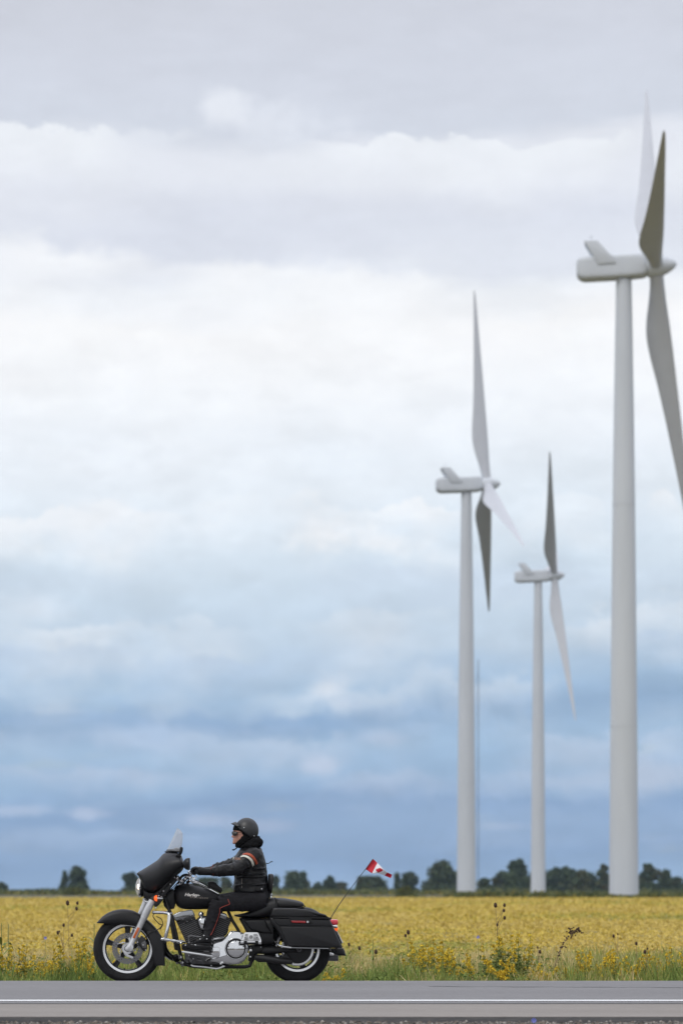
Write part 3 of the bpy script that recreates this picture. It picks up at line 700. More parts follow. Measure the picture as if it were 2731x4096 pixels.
LFG = [leafmat('weed_leaf', (0.12, 0.165, 0.045), 0.25, 12), leafmat('weed_leaf_light', (0.21, 0.25, 0.07), 0.25, 12)]
M['stalk'] = mat('dry_stalk', (0.30, 0.21, 0.12), 0.9); M['gstalk'] = mat('green_stalk', (0.19, 0.23, 0.08), 0.8)
M['seed'] = mat('dry_seed_head', (0.075, 0.042, 0.028), 0.9, var=0.3, vscale=90, bump=0.5, bscale=200)
def goldenrod(px, py, d, h, seed, label, spread=0.16, nst=6):
    """px,py: top of the plume in the photograph; stands on the verge"""
    r = np.random.default_rng(seed); zt = WZ(py, d); x = WX(px, d); g = float(gz(d)); H = max(0.3, zt-g)
    t = empty('goldenrod', (x, Y(d), g), 0, label, 'wildflower', 'goldenrod clumps on the verge'); sm = MB(); FP = []; LP_ = []
    for k in range(nst):
        a = r.random()*6.28; q = spread*r.random()**0.6; hh = H*(0.72+0.28*r.random()) if k else H
        top = np.array((q*math.cos(a), q*math.sin(a), hh)); ft = top*np.array((0.25, 0.25, 0))
        sm.add(tube([tuple(ft), tuple(ft*0.4+top*np.array((.6, .6, .55))), tuple(top)], [0.005, 0.004, 0.002], 5))
        for b in range(6 if not 213 < seed < 218 or k < 2 else 2):
            aa = r.random()*6.28; zz = hh*(1-0.05-0.055*b*h); L_ = (0.02+0.013*b)*(0.7+0.6*r.random())
            c0 = ft*(1-zz/hh)+top*(zz/hh); c0 = np.array((c0[0], c0[1], zz))
            for s in np.linspace(0.15, 1, 5): FP.append(c0+np.array((math.cos(aa)*L_*s, math.sin(aa)*L_*s, 0.018*math.sin(s*2.6)))+r.normal(size=(5, 3))*0.0065)
        nl = int((80 if not 213 < seed < 217 else 190)*hh); zz = hh*(0.1+0.72*r.random(nl)); c0 = ft[None]*(1-zz[:, None]/hh)+top[None]*(zz[:, None]/hh); c0[:, 2] = zz
        LP_.append(c0+r.normal(size=(nl, 3))*np.array((0.028, 0.028, 0.012)))
    sm.build('stem', M['gstalk'], t); F = np.concatenate(FP); polys('blossoms', leaves(F, 0.0075+0.006*r.random(len(F)), 0.8), GOLD, (r.random(len(F)) < 0.35).astype(int), t)
    Lf = np.concatenate(LP_); polys('leaves', leaves(Lf, 0.02+0.018*r.random(len(Lf)), 0.22, 0.3), LFG, (r.random(len(Lf)) < 0.4).astype(int), t)
GP = [(8, 2158, 33.6, 'goldenrod clump cut by the left edge of the picture'), (38, 2166, 34.2, 'goldenrod clump second from the left edge of the picture'), (90, 2192, 33.2, 'short goldenrod clump with few flowers near the left edge'),
 (122, 2176, 34.6, 'olive goldenrod clump between the left edge and the front wheel'), (162, 2146, 34.0, 'tall goldenrod clump left of the front wheel'), (186, 2150, 34.5, 'tallest dark goldenrod clump, left of the front fender tip'),
 (205, 2196, 33.0, 'low goldenrod clump touching the left side of the front tyre'), (262, 2205, 33.8, 'goldenrod seen through the front wheel'),
 (768, 2226, 33.0, 'small goldenrod sprig just behind the rear wheel'), (948, 2158, 34.2, 'leftmost goldenrod clump of the group right of the motorcycle'), (974, 2166, 33.5, 'goldenrod clump second in the group right of the motorcycle'),
 (1008, 2152, 34.6, 'bright goldenrod clump highest in the group right of the motorcycle'), (1030, 2158, 33.8, 'bright goldenrod clump leaning right in the group right of the motorcycle'), (1056, 2180, 33.2, 'low goldenrod clump on the right of its group'),
 (1132, 2155, 34.6, 'dull goldenrod clump left of the tall dark green one'), (1168, 2142, 34.0, 'tall dark green goldenrod clump below the middle turbine'), (1190, 2140, 34.3, 'tallest goldenrod clump of the right half of the verge'),
 (1142, 2204, 32.6, 'low goldenrod clump in front of the tall dark green one'), (1150, 2236, 31.9, 'bright yellow flower patch right at the road edge'), (1242, 2212, 33.1, 'low goldenrod clump left of the diagonal dock stalk'),
 (1262, 2222, 32.7, 'small goldenrod clump at the foot of the dock stalk'), (1335, 2182, 33.6, 'goldenrod clump first right of the dock stalk'), (1362, 2178, 34.1, 'goldenrod clump second right of the dock stalk'), (1392, 2186, 33.2, 'goldenrod clump below the tower of the tallest turbine'),
 (1418, 2176, 34.4, 'goldenrod clump just left of the foot of the tallest turbine'), (1446, 2196, 33.0, 'low goldenrod clump in front of the tallest turbine'), (1482, 2190, 33.6, 'goldenrod clump third from the right edge'),
 (1512, 2180, 34.2, 'deep yellow goldenrod clump second from the right edge'), (1548, 2172, 33.8, 'goldenrod clump cut by the right edge of the picture'), (1600, 2176, 34.0, 'goldenrod clump outside the right edge')]
for i, (px, py, d, lb) in enumerate(GP): goldenrod(px, py, d, 1.0, 200+i, lb, spread=0.12+0.10*random.random(), nst=5+i % 4)

def stalk(foot_px, heads, d, label, cat='dry stalk', hs=0.022, name='teasel', group='dry teasel stalks on the verge'):
    g = float(gz(d)); x0 = WX(foot_px, d); t = empty(name, (x0, Y(d), g), 0, label, cat, group); b = MB()
    main = max(heads, key=lambda q: -q[1]); tp = Vector((WX(main[0], d)-x0, 0, WZ(main[1], d)-g)); b.add(tube([(0, 0, 0), tuple(tp*0.5+Vector((0.01, 0, 0))), tuple(tp)], [0.004, 0.003, 0.002], 5))
    for i, (px, py, s) in enumerate(heads):
        p = Vector((WX(px, d)-x0, 0.03*math.sin(i*2.1), WZ(py, d)-g))
        if (px, py, s) != main: b.add(tube([tuple(tp*min(0.9, max(0.1, (p.z-0.16)/max(tp.z, .01)))), tuple(p*0.6+tp*0.32), tuple(p)], [0.003, 0.0025, 0.002], 5))
        h = MB().add(lathe([(0.0, -1.5), (0.55, -1.2), (1.0, -0.5), (0.95, 0.4), (0.6, 1.2), (0.0, 1.7)], (0, 0, 0), 'Z', 10))
        for k in range(14): a = k*2.4; zz = -1.2+2.5*k/14; h.add(tube([(0.7*math.cos(a), 0.7*math.sin(a), zz), (1.35*math.cos(a), 1.35*math.sin(a), zz+0.6)], [0.12, 0.03], 4))
        o = h.build('seed_head', M['seed'], t); o.location = p; o.scale = [hs*s*0.7]*3
    b.build('stem', M['stalk'], t)
stalk(1150, [(1137, 2079, 1.3), (1158, 2079, 1.0), (1156, 2091, 0.9), (1158, 2108, 1.0), (1143, 2118, 0.4), (1141, 2124, 0.8)], 34.9, 'tall dry teasel with dark heads above the goldenrods below the middle turbine')
stalk(160, [(156, 2074, 1.3), (178, 2074, 0.9), (177, 2087, 1.0)], 35.2, 'tall dry teasel with three dark heads left of the front fender')
stalk(142, [(147, 2125, 0.9), (133, 2142, 1.0), (138, 2139, 0.5), (166, 2148, 0.9)], 34.8, 'shorter dry teasel with brown heads left of the front wheel')
stalk(935, [(937, 2141, 1.2), (931, 2149, 0.9)], 34.6, 'dry teasel with two heads left of the goldenrods, right of the motorcycle')
stalk(822, [(801, 2169, 0.9), (825, 2178, 1.0)], 34.0, 'low dry teasel just right of the muffler')
stalk(862, [(863, 2186, 1.2)], 33.6, 'single-headed dry teasel between the muffler and the goldenrods')
stalk(1240, [(1239, 2186, 1.0), (1234, 2176, 0.6)], 33.5, 'low dry teasel left of the diagonal dock stalk')
stalk(1410, [(1408, 2150, 0.9), (1418, 2146, 0.5)], 35.0, 'dry teasel in front of the tower of the tallest turbine')
stalk(1458, [(1460, 2167, 0.9)], 34.2, 'single-headed dry teasel right of the tower of the tallest turbine')
stalk(1482, [(1480, 2186, 1.0), (1486, 2179, 0.6)], 33.2, 'short dry teasel near the right edge with two dark heads')
def dock():
    d = 34.0; g = float(gz(d)); x0 = WX(1272, d); t = empty('dock', (x0, Y(d), g), 0, 'brown branching dock stalk leaning right above the flowers', 'dry stalk')
    path = [(1272, 2240), (1274, 2215), (1283, 2190), (1290, 2172), (1300, 2157), (1310, 2146), (1318, 2138)]; P = [Vector((WX(a, d)-x0, 0, WZ(b, d)-g)) for a, b in path]; P[0].z = 0
    b = MB().add(tube([tuple(p) for p in P], [0.006, 0.005, 0.005, 0.004, 0.004, 0.003, 0.002], 6)); ends = [(1309, 2137), (1326, 2135), (1330, 2140), (1312, 2140)]
    for e_ in ends: b.add(tube([tuple(P[4]), tuple(P[5]), (WX(e_[0], d)-x0, 0.02, WZ(e_[1], d)-g)], [0.003, 0.003, 0.002], 5))
    b.build('stem', M['stalk'], t); h = MB(); r = random.Random(4); E_ = [Vector((WX(a, d)-x0, 0.02, WZ(c_, d)-g)) for a, c_ in ends]
    for c0, n, s in [(P[2], 8, 0.02), (P[3], 14, 0.022), (P[4], 8, 0.02), (P[5], 16, 0.026), (P[6], 12, 0.02)]+[(q, 10, 0.018) for q in E_]+[(P[1], 5, 0.03)]:
        for k in range(n): h.add(ball(c0+Vector((r.gauss(0, s), r.gauss(0, s*0.7), r.gauss(0, s))), 0.006+0.004*r.random(), 6, 4))
    h.build('seed_head', M['seed'], t)
dock()
def tallweed(px, py, d, seed, label, n=9, L=0.3, col='weed_leaf_light'):
    r = np.random.default_rng(seed); g = float(gz(d)); H = WZ(py, d)-g; t = empty('leafy_weed', (WX(px, d), Y(d), g), 0, label, 'weed', 'leafy weeds on the verge'); A = []
    for k in range(n):
        a = r.random()*6.28; z0 = H*(0.15+0.7*k/n); dv = np.array((math.cos(a), math.sin(a), 0)); sd = np.array((-math.sin(a), math.cos(a), 0)); l = L*(0.6+0.5*r.random())*H/1.0
        c_ = [np.array((0, 0, z0))+dv*l*s+np.array((0, 0, l*(1.1*s-0.9*s*s*1.2))) for s in (0, .33, .66, 1)]; w_ = [0.010, 0.018, 0.014, 0.002]
        for i in range(3): A.append([c_[i]-sd*w_[i], c_[i]+sd*w_[i], c_[i+1]+sd*w_[i+1], c_[i+1]-sd*w_[i+1]])
    polys('leaves', np.array(A), [bpy.data.materials[col], LFG[0]], r.choice(2, len(A), p=(.7, .3)), t); one('stem', tube([(0, 0, 0), (0, 0, H*0.95)], [0.008, 0.004], 6), M['gstalk'], t)
bl = leafmat('bluish_leaf', (0.20, 0.26, 0.13), 0.2, 12)
tallweed(4, 2108, 34.4, 1, 'bright green leafy weed cut by the left edge of the picture', 12, 0.42)
tallweed(217, 2110, 35.0, 2, 'pale bluish green weed just left of the front fender', 8, 0.2, 'bluish_leaf')
tallweed(856, 2150, 35.0, 3, 'upright green weed between the muffler and the goldenrods', 9, 0.2)
tallweed(20, 2112, 35.3, 4, 'pale bluish green weed near the left edge of the picture', 8, 0.2, 'bluish_leaf')
M['blue'] = mat('chicory_blue', (0.20, 0.24, 0.75), 0.6)
def chicory(px, py, d, g, label):
    x = WX(px, d); t = empty('chicory', (x, Y(d), g), 0, label, 'wildflower', 'blue chicory flowers'); H = WZ(py, d)-g; fl = MB()
    for k in range(12): a = k*math.pi/6; fl.add(([(0, 0, H), (0.016*math.cos(a-.2), -0.004, H+0.016*math.sin(a-.2)), (0.020*math.cos(a), -0.006, H+0.020*math.sin(a)), (0.016*math.cos(a+.2), -0.004, H+0.016*math.sin(a+.2))], [(0, 1, 2, 3)]))
    fl.build('petals', M['blue'], t, smooth=False); one('stem', tube([(0, 0, 0), (0.01, 0, H*0.6), (0, 0.003, H)], [0.003, 0.002, 0.0015], 5), M['gstalk'], t)
chicory(1225, 2343.5, 21.9, -0.235, 'small blue flower on the gravel below the road edge')
chicory(1097, 2152, 34.4, float(gz(34.4)), 'blue flower left of the tall dark green goldenrod')
chicory(105, 2154, 34.4, float(gz(34.4)), 'blue flower on the verge near the left edge')
# ================================================================== the motorcycle
# local frame: -x forward (to the left), -y towards the camera side, z up; origin on the road between the wheels
YAW = R(3.0); ZB = CZ - (3931-HZ)/FPX*DB
BX = ((511.5+1188.6)/2-1365.5)/FPX*DB
cY, sY = math.cos(YAW), math.sin(YAW)
def LP(q, y=0.0):
    """side-view measurement (photograph pixels) at lateral offset y -> metres in the bike's own frame"""
    px, py = q; t = (px-1365.5)/FPX
    x = (t*(DB+y*cY) - BX + y*sY)/(cY - t*sY)
    yw = x*sY+y*cY
    return Vector((x, y, CZ + (HZ-py)/FPX*(DB+yw) - ZB))
def c1(x, y): return (350+.70153*x, 3250+.70153*y)
def c2(x, y): return (360+.34439*x, 3280+.34439*y)
def c3(x, y): return (360+.34439*x, 3580+.34439*y)
def c4(x, y): return (640+.29337*x, 3540+.29337*y)
def c5(x, y): return (850+.19133*x, 3240+.19133*y)
def c6(x, y): return (900+.31888*x, 3540+.31888*y)
def OL(cf, pts, y=0.0, k=0):
    if k: pts = crv(pts, k, True)
    return [(p.x, p.z) for p in (LP(cf(*q), y) for q in pts)]
def PL(cf, pts, y=0.0):
    return [LP(cf(*q[:2]), q[2] if len(q) > 2 else y) for q in pts]
bike = empty('motorcycle', (BX, 0, ZB), YAW, 'matte black touring motorcycle with hard side cases, ridden to the left along the road', 'motorcycle')
def grp(name, loc=(0, 0, 0)):
    o = empty(name, loc); o.parent = bike; return o
def P(name, vf, m, parent=bike, **k): return one(name, vf, M[m], parent, **k)
def sidecyl(c, r, y0, y1, n=28, b=0.004): return lathe([(0, y0), (r-b, y0), (r, y0+b), (r, y1-b), (r-b, y1), (0, y1)], (c.x, 0, c.z), 'Y', n)
def xloft(cf, top, bot, wid, n=28, expo=2.4, N=28, y=0.0, yc=0.0, ex2=None, k=5):
    """body built from side-view top and bottom curves and a half-width curve"""
    T = np.array(crv(top, k)); B_ = np.array(crv(bot, k)); x0 = min(T[:, 0].min(), B_[:, 0].min()); x1 = max(T[:, 0].max(), B_[:, 0].max()); rings = []
    for i in range(n+1):
        u = 0.5-0.5*math.cos(math.pi*i/n); x = x0+(x1-x0)*u
        zt = np.interp(x, T[:, 0], T[:, 1]); zb = np.interp(x, B_[:, 0], B_[:, 1]); w = np.interp(x, [q[0] for q in wid], [q[1] for q in wid])
        a, b = LP(cf(x, zt), y), LP(cf(x, zb), y); zc = (a.z+b.z)/2; h = max(0.001, (a.z-b.z)/2); ring = []
        for j in range(N):
            t = 2*math.pi*(j+0.5)/N; c_, s_ = math.cos(t), math.sin(t)
            e_ = ex2 if (ex2 and s_ < 0) else expo
            ring.append((a.x, yc+w*math.copysign(abs(c_)**(2/expo), c_), zc+h*math.copysign(abs(s_)**(2/e_), s_)))
        rings.append(ring)
    return loft(rings)

# ---------------------------------------------------------------- wheels
FC = LP((511.5, 3793.5)); RC = LP((1188.6, 3797.5)); FC.y = RC.y = 0
def wheel(name, C, Rt, Wt, Rr, rot0, hubw=0.05):
    g = grp(name, tuple(C)); h = Wt/2
    pr = [(Rr-0.004, -h*0.70), (Rr+0.012, -h*0.86), ((Rr+Rt)/2, -h), (Rt-0.028, -h*0.93), (Rt-0.012, -h*0.72), (Rt-0.003, -h*0.38), (Rt, 0), (Rt-0.003, h*0.38), (Rt-0.012, h*0.72), (Rt-0.028, h*0.93), ((Rr+Rt)/2, h), (Rr+0.012, h*0.86), (Rr-0.004, h*0.70), (Rr-0.012, 0)]
    ty = MB().add(lathe(crv(pr, 3, True), (0, 0, 0), 'Y', 96, closed_prof=True))
    ty.build('tyre', M['rubber'], g)
    ri = MB().add(lathe([(Rr-0.030, -h*0.60), (Rr-0.026, -h*0.70), (Rr-0.022, -h*0.60), (Rr-0.018, 0), (Rr-0.022, h*0.60), (Rr-0.026, h*0.70), (Rr-0.030, h*0.60), (Rr-0.034, 0)], (0, 0, 0), 'Y', 80, closed_prof=True))
    r_ = ri.build('rim', M['satin'], g)
    for s in (-1, 1): one('rim_edge', lathe([(Rr-0.023, s*h*0.66), (Rr-0.021, s*h*0.80), (Rr+0.000, s*h*0.83), (Rr+0.004, s*h*0.74), (Rr-0.004, s*h*0.62)], (0, 0, 0), 'Y', 80, closed_prof=True), M['machined'], g, angle=25)
    one('hub_shell', lathe([(0, -hubw), (0.035, -hubw), (0.042, -hubw+0.006), (0.045, 0), (0.042, hubw-0.006), (0.035, hubw), (0, hubw)], (0, 0, 0), 'Y', 32), M['satin'], g)
    for k in range(5):
        a = rot0+k*2*math.pi/5; d = Vector((math.cos(a), 0, math.sin(a))); s = Vector((-math.sin(a), 0, math.cos(a)))
        rings = []
        for rr, w_, t_, in [(0.030, 0.050, 0.030), (0.07, 0.046, 0.027), (Rr*0.62, 0.046, 0.022), (Rr*0.80, 0.054, 0.021), (Rr*0.88, 0.068, 0.024), (Rr-0.024, 0.096, 0.030)]:
            ring = [d*rr + s*(sx*w_*0.5) + Vector((0, sy*t_, 0)) for sx, sy in [(-1, -.5), (-.75, -1), (-.25, -.80), (.25, -.80), (.75, -1), (1, -.5), (1, .5), (.75, 1), (-.75, 1), (-1, .5)]]
            rings.append(ring)
        one('spoke', loft(rings), M['satin'], g, angle=30)
    return g
fw = wheel('front_wheel', FC, 0.329, 0.130, 0.236, R(90))
rw = wheel('rear_wheel', RC, 0.322, 0.165, 0.213, R(72), 0.07)
def disc(y, C, r0, r1, g):
    m = MB(); nh = 44
    for k in range(nh):     # drilled ring: hole cells
        a0 = 2*math.pi*k/nh; a1 = 2*math.pi*(k+1)/nh; am = (a0+a1)/2; rm = (r0+r1)/2; hr = 0.0052 if k % 2 else 0.0048; rm += 0.008*(-1 if k % 2 else 1)
        N = 12; hole = []; outer = []
        for j in range(N):
            t = 2*math.pi*j/N; hole.append((rm+hr*math.cos(t), am+hr*math.sin(t)/rm))
        cells = [(r0, a0), (r0, am), (r0, a1), ((r0+r1)/2, a1), (r1, a1), (r1, am), (r1, a0), ((r0+r1)/2, a0)]
        import itertools
        oc = []
        for j in range(N):
            t = 2*math.pi*j/N; ca, sa = math.cos(t), math.sin(t); hw, hh = (r1-r0)/2, (a1-a0)/2
            kk = 1/max(abs(ca), abs(sa)); oc.append(((r0+r1)/2+hw*ca*kk, am+hh*sa*kk))
        n0 = len(m.v)
        for yy in (y-0.0025, y+0.0025):
            for q in hole+oc: m.v.append((q[0]*math.cos(q[1]), yy, q[0]*math.sin(q[1])))
        for j in range(N):
            k2 = (j+1) % N
            m.f += [(n0+j, n0+k2, n0+N+k2, n0+N+j), (n0+2*N+j, n0+2*N+k2, n0+3*N+k2, n0+3*N+j), (n0+j, n0+k2, n0+2*N+k2, n0+2*N+j)]; m.m += [0, 0, 0]
    for rr in (r0, r1): m.add(lathe([(rr, y-0.0025), (rr, y+0.0025)], (0, 0, 0), 'Y', nh))
    m.build('brake_disc', M['steel'], g, smooth=False)
    ca = MB()
    ca.add(lathe([(0.030, y-0.004), (0.052, y-0.006), (0.056, y+0.002), (0.03, y+0.004)], (0, 0, 0), 'Y', 30, closed_prof=True))
    for k in range(5):   # curved carrier arms
        a = 2*math.pi*k/5+0.5; pts = [(0.045, a), (0.062, a+0.30), (0.082, a+0.75), (r0+0.006, a+0.95)]
        pp = [(r_*math.cos(t), y-0.002, r_*math.sin(t)) for r_, t in crv(pts, 3)]; ca.add(tube(pp, [0.016, 0.016, 0.015, 0.014, 0.013, 0.012, 0.012, 0.011, 0.012, 0.013][:len(pp)], 8, sq=0.35))
        ca.add(lathe([(0, y-0.008), (0.007, y-0.008), (0.008, y-0.003)], (0.074*math.cos(a+.5), 0, 0.074*math.sin(a+.5)), 'Y', 10))
    ca.build('disc_carrier', M['silver'], g)
disc(-0.074, FC, 0.098, 0.150, fw); disc(0.074, FC, 0.098, 0.150, fw)
one('valve_stem', tube([(-0.03, 0, -0.212), (-0.027, 0, -0.185)], 0.005, 6), M['satin'], fw)
# rear: belt sprocket ring on the near side
one('drive_sprocket', join(lathe([(0.135, -0.088), (0.150, -0.092), (0.158, -0.088), (0.158, -0.070), (0.135, -0.070)], (0, 0, 0), 'Y', 72, closed_prof=True)), M['machined'], rw)
one('sprocket_web', lathe([(0.03, -0.084), (0.136, -0.080), (0.136, -0.070), (0.03, -0.070)], (0, 0, 0), 'Y', 48, closed_prof=True), M['satin'], rw)
one('brake_disc', lathe([(0.09, 0.085), (0.146, 0.085), (0.146, 0.090), (0.09, 0.090)], (0, 0, 0), 'Y', 48, closed_prof=True), M['steel'], rw)

# ---------------------------------------------------------------- fork and front end
YF = -0.108
def leg_pts(y, dx=0.0):
    a = LP(c3(462, 610), y); b = LP(c3(725, 60), y); c_ = LP(c1(500, 352), y); o = Vector((dx, 0, 0)); return a, b, c_, o
for s, dx in ((-1, 0), (1, 0.0)):
    a, b, c_, _ = leg_pts(YF)
    if s > 0: off = Vector((-0.050, 0.216, 0.004)); a, b, c_ = a+Vector((-0.02, .216, 0)), b+off, c_+off*0.9
    g = MB(); n_ = (b-a).normalized(); L = (b-a).length
    g.add(tube([a-n_*0.035, a-n_*0.03, a+n_*0.02, a+n_*L*0.16, a+n_*L*0.62, a+n_*L*0.63, b], [0.022, 0.030, 0.030, 0.026, 0.031, 0.034, 0.034], 20))
    g.add(tube([a+n_*L*0.63, a+n_*L*0.64], [0.0365, 0.0365], 20))
    fl = g.build('fork_slider', M['silver'], bike, angle=40)
    g = MB().add(tube([b, b+(c_-b)*0.28, b+(c_-b)*0.3, c_], [0.034, 0.034, 0.027, 0.027], 18)).build('fork_tube', M['blackm'], bike)
    if s < 0:
        rp = [a+n_*L*q + Vector((-0.004, -0.030, 0)) for q in (0.20, 0.42)]; rr = slab([(0, -0.0), (1, 0), (1, 1), (0, 1)], -0.5, 0.5, 0.1)
        perp = Vector((n_.z, 0, -n_.x)); ol = [rp[0]-perp*0.012, rp[0]+perp*0.012, rp[1]+perp*0.012, rp[1]-perp*0.012]
        P('reflector', slab([(q.x, q.z) for q in ol], YF-0.036, YF-0.024, 0.003), 'reflector')
P('front_axle', join(tube([FC+Vector((0, -0.155, 0)), FC+Vector((0, 0.155, 0))], 0.014, 14), sidecyl(FC, 0.023, -0.150, -0.135), sidecyl(FC, 0.014, -0.162, -0.150, 6)), 'silver')
P('axle_clamp', slab(OL(c3, [(425, 600), (445, 575), (490, 570), (510, 600), (500, 640), (465, 660), (430, 640)], YF), YF-0.028, YF+0.02, 0.005), 'silver')
# caliper
P('brake_caliper', join(slab(OL(c3, [(560, 520), (600, 470), (640, 500), (665, 560), (668, 620), (650, 655), (625, 655), (590, 610), (560, 570)], YF, 0), -0.125, -0.055, 0.008)), 'blackm')
P('caliper_badge', join(slab(OL(c3, [(595, 560), (640, 530), (655, 560), (655, 620), (612, 612)], YF), -0.131, -0.120, 0.003)), 'grey')
many('caliper_bolt', [*[sidecyl(LP(c3(*q), YF), 0.006, -0.137, -0.12, 10) for q in ((620, 580), (600, 470), (558, 548), (650, 640))]], M['silver'], bike)
many('brake_hose', [tube(crv([tuple(v) for v in PL(c3, [(760, 200, -.1), (735, 250, -.12), (800, 330, -.13), (838, 350, -.12), (800, 395, -.11), (700, 440, -.10), (640, 500, -.09)])], 6), 0.0045, 7), tube(crv([tuple(v) for v in PL(c3, [(775, 250, -.08), (830, 280, -.1), (848, 340, -.12), (815, 400, -.10)])], 5), 0.004, 7)], M['satin'], bike)

# front fender: U-section strip
def fender(name, outer, inner, cf, w, m, yref, th=0.006):
    O = crv(outer, 5); I = crv(inner, 5); n = min(len(O), len(I)); rings = []
    for k in range(n):
        o = LP(cf(*O[k]), 0); i = LP(cf(*I[k]), yref); ring = []; h = (o-i)
        for t, yy in [(0.0, -1.0), (0.45, -1.0), (0.72, -0.97), (0.86, -0.86), (0.95, -0.62), (0.99, -0.3), (1.0, 0)]: ring.append((i.x+h.x*t, yy*w, i.z+h.z*t))
        ring += [(q[0], -q[1], q[2]) for q in ring[-2::-1]]; rings.append(ring)
    v, f = loft(rings, closed=False, cap=False)
    return one(name, (v, f), M[m], bike, solid=th, angle=50)
fender('front_fender', [(54, 628), (90, 590), (140, 562), (200, 551), (262, 560), (315, 590), (365, 630), (402, 672), (430, 720)], [(64, 632), (110, 634), (165, 638), (220, 642), (262, 648), (300, 662), (330, 690), (352, 725), (372, 760)], c1, 0.084, 'matte', -0.084)
P('fender_tail', slab(OL(c1, [(335, 682), (352, 675), (395, 680), (420, 700), (435, 740), (441, 800), (443, 874), (386, 873), (378, 830), (365, 760), (348, 712)], -0.08), -0.094, 0.094, 0.012, 3), 'matte')
P('fender_trim', join(sidecyl(LP(c3(520, 398), -.09), 0.008, -0.105, -0.08, 12), tube([LP(c3(520, 398), -.1), LP(c3(585, 405), -.1)], 0.007, 8)), 'chrome')
# fairing, windscreen, headlamp
fair = P('fairing', xloft(c1, [(283, 346), (292, 338), (320, 322), (352, 302), (385, 281), (404, 267), (420, 248), (434, 234), (455, 228), (500, 228), (525, 234), (540, 252), (549, 285)],
    [(283, 348), (296, 372), (312, 412), (326, 442), (346, 453), (372, 457), (400, 449), (434, 424), (476, 390), (512, 358), (536, 338), (549, 318)],
    [(283, 0.10), (287, 0.13), (300, 0.17), (330, 0.225), (380, 0.275), (430, 0.315), (480, 0.345), (530, 0.36), (549, 0.355)], n=40, expo=2.3, N=48, y=-0.08), 'matte')
P('fairing_lip', join(tube(crv([tuple(LP(c1(x, y), yy)) for x, y, yy in [(450, 227, -.20), (470, 220, -.22), (510, 222, -.27), (538, 228, -.30)]], 4), 0.006, 8)), 'satin')
def screen():
    rings = []
    for i in range(15):
        t = math.sin(i/14*math.pi/2); k = math.sqrt(max(0, 1-(t**8.0)))
        F_ = LP(c1(447+(512-447)*t**0.95, 224-(224-88)*t), 0); S_ = LP(c1(533+(546-533)*math.sin(t*2.3), 226-(226-92)*t), 0); w = 0.235*k+0.012
        rings.append([(F_.x+(S_.x-F_.x)*(1-math.cos(a))*(0.55+0.45*k), w*math.sin(a)/1.0, F_.z + (0.02*(1-math.cos(a))*-1 if t > .8 else 0)) for a in [R(-88+176*j/24) for j in range(25)]])
    v, f = loft(rings, closed=False, cap=False); return one('windscreen', (v, f), M['screen'], bike, solid=0.004, angle=60)
screen()
P('instrument_hood', xloft(c2, [(920, 376), (950, 350), (985, 325), (1015, 318), (1040, 335), (1050, 360)], [(920, 380), (1050, 380)], [(920, 0.10), (990, 0.14), (1050, 0.15)], n=14, expo=2.4, N=20), 'matte')
many('screen_screw', [*[ball(LP(c2(*q), -.12), 0.006, 8, 6) for q in ((876, 368), (1003, 370))]], M['satin'], bike)
def bandstrip():
    rings = []
    for t in (0, 0.13):
        F_ = LP(c1(444+(512-447)*t**0.95, 228-(224-88)*t), 0); S_ = LP(c1(536+13*math.sin(t*2.3), 229-(226-92)*t), 0)
        rings.append([(F_.x+(S_.x-F_.x)*(1-math.cos(a)), 0.24*math.sin(a), F_.z) for a in [R(-88+176*j/24) for j in range(25)]])
    v, f = loft(rings, closed=False, cap=False); return one('screen_trim', (v, f), M['matte'], bike, solid=0.003, angle=60)
bandstrip()
HL = LP(c1(307, 424), 0); HD = Vector((-1, 0, 0.05)).normalized()
P('headlamp_housing', lathe([(0, -0.10), (0.05, -0.09), (0.085, -0.05), (0.098, 0.0), (0.098, 0.010), (0.0, 0.012)], HL, HD, 40), 'satin')
P('headlamp_ring', lathe([(0.086, 0.004), (0.098, 0.0), (0.103, 0.008), (0.098, 0.020), (0.086, 0.016)], HL, HD, 40, closed_prof=True), 'chrome')
P('headlamp_reflector', lathe([(0.086, 0.008), (0.07, -0.005), (0.04, -0.02), (0.0, -0.025)], HL, HD, 32), 'chrome')
P('headlamp_lens', lathe([(0.088, 0.016), (0.082, 0.030), (0.062, 0.043), (0.032, 0.052), (0.0, 0.055)], HL, HD, 40), 'lens')
P('headlamp_bulb', ball(HL+HD*0.020+Vector((0, -0.03, 0.0)), (0.018, 0.045, 0.026), 16, 10), 'lamp_on')
P('lamp_visor', slab(OL(c1, [(282, 346), (302, 352), (322, 400), (332, 445), (326, 470), (318, 450), (320, 415), (304, 372), (286, 356)], 0), -0.10, 0.10, 0.01), 'matte')
P('lower_fairing_cap', slab(OL(c1, [(318, 440), (345, 455), (375, 456), (400, 450), (396, 470), (350, 500), (322, 488)], 0), -0.12, 0.12, 0.012), 'satin')
P('fork_brace', join(slab(OL(c3, [(618, 918-880), (640, 62), (690, 80), (688, 98), (640, 85), (615, 62)], 0), -0.13, 0.13, 0.006), tube([LP(c3(640, 70), -.1), LP(c3(745, 105), -.1)], 0.010, 8)), 'chrome')
# front turn signals
for s in (-1, 1):
    C = LP(c3(768, 38), -0.17); C = Vector((C.x, s*0.17, C.z))
    P('signal_stem', join(tube([C+Vector((0.0, 0, 0)), C+Vector((0.06, -s*0.03, -0.004))], [0.02, 0.012], 12), tube([C+Vector((0.055, -s*0.03, 0)), C+Vector((0.07, -s*0.10, 0))], 0.012, 10)), 'chrome')
    P('turn_signal', lathe([(0, 0.020), (0.018, 0.016), (0.029, 0.004), (0.029, -0.012), (0, -0.014)], C, Vector((-1, 0, 0)), 22), 'signal_on')
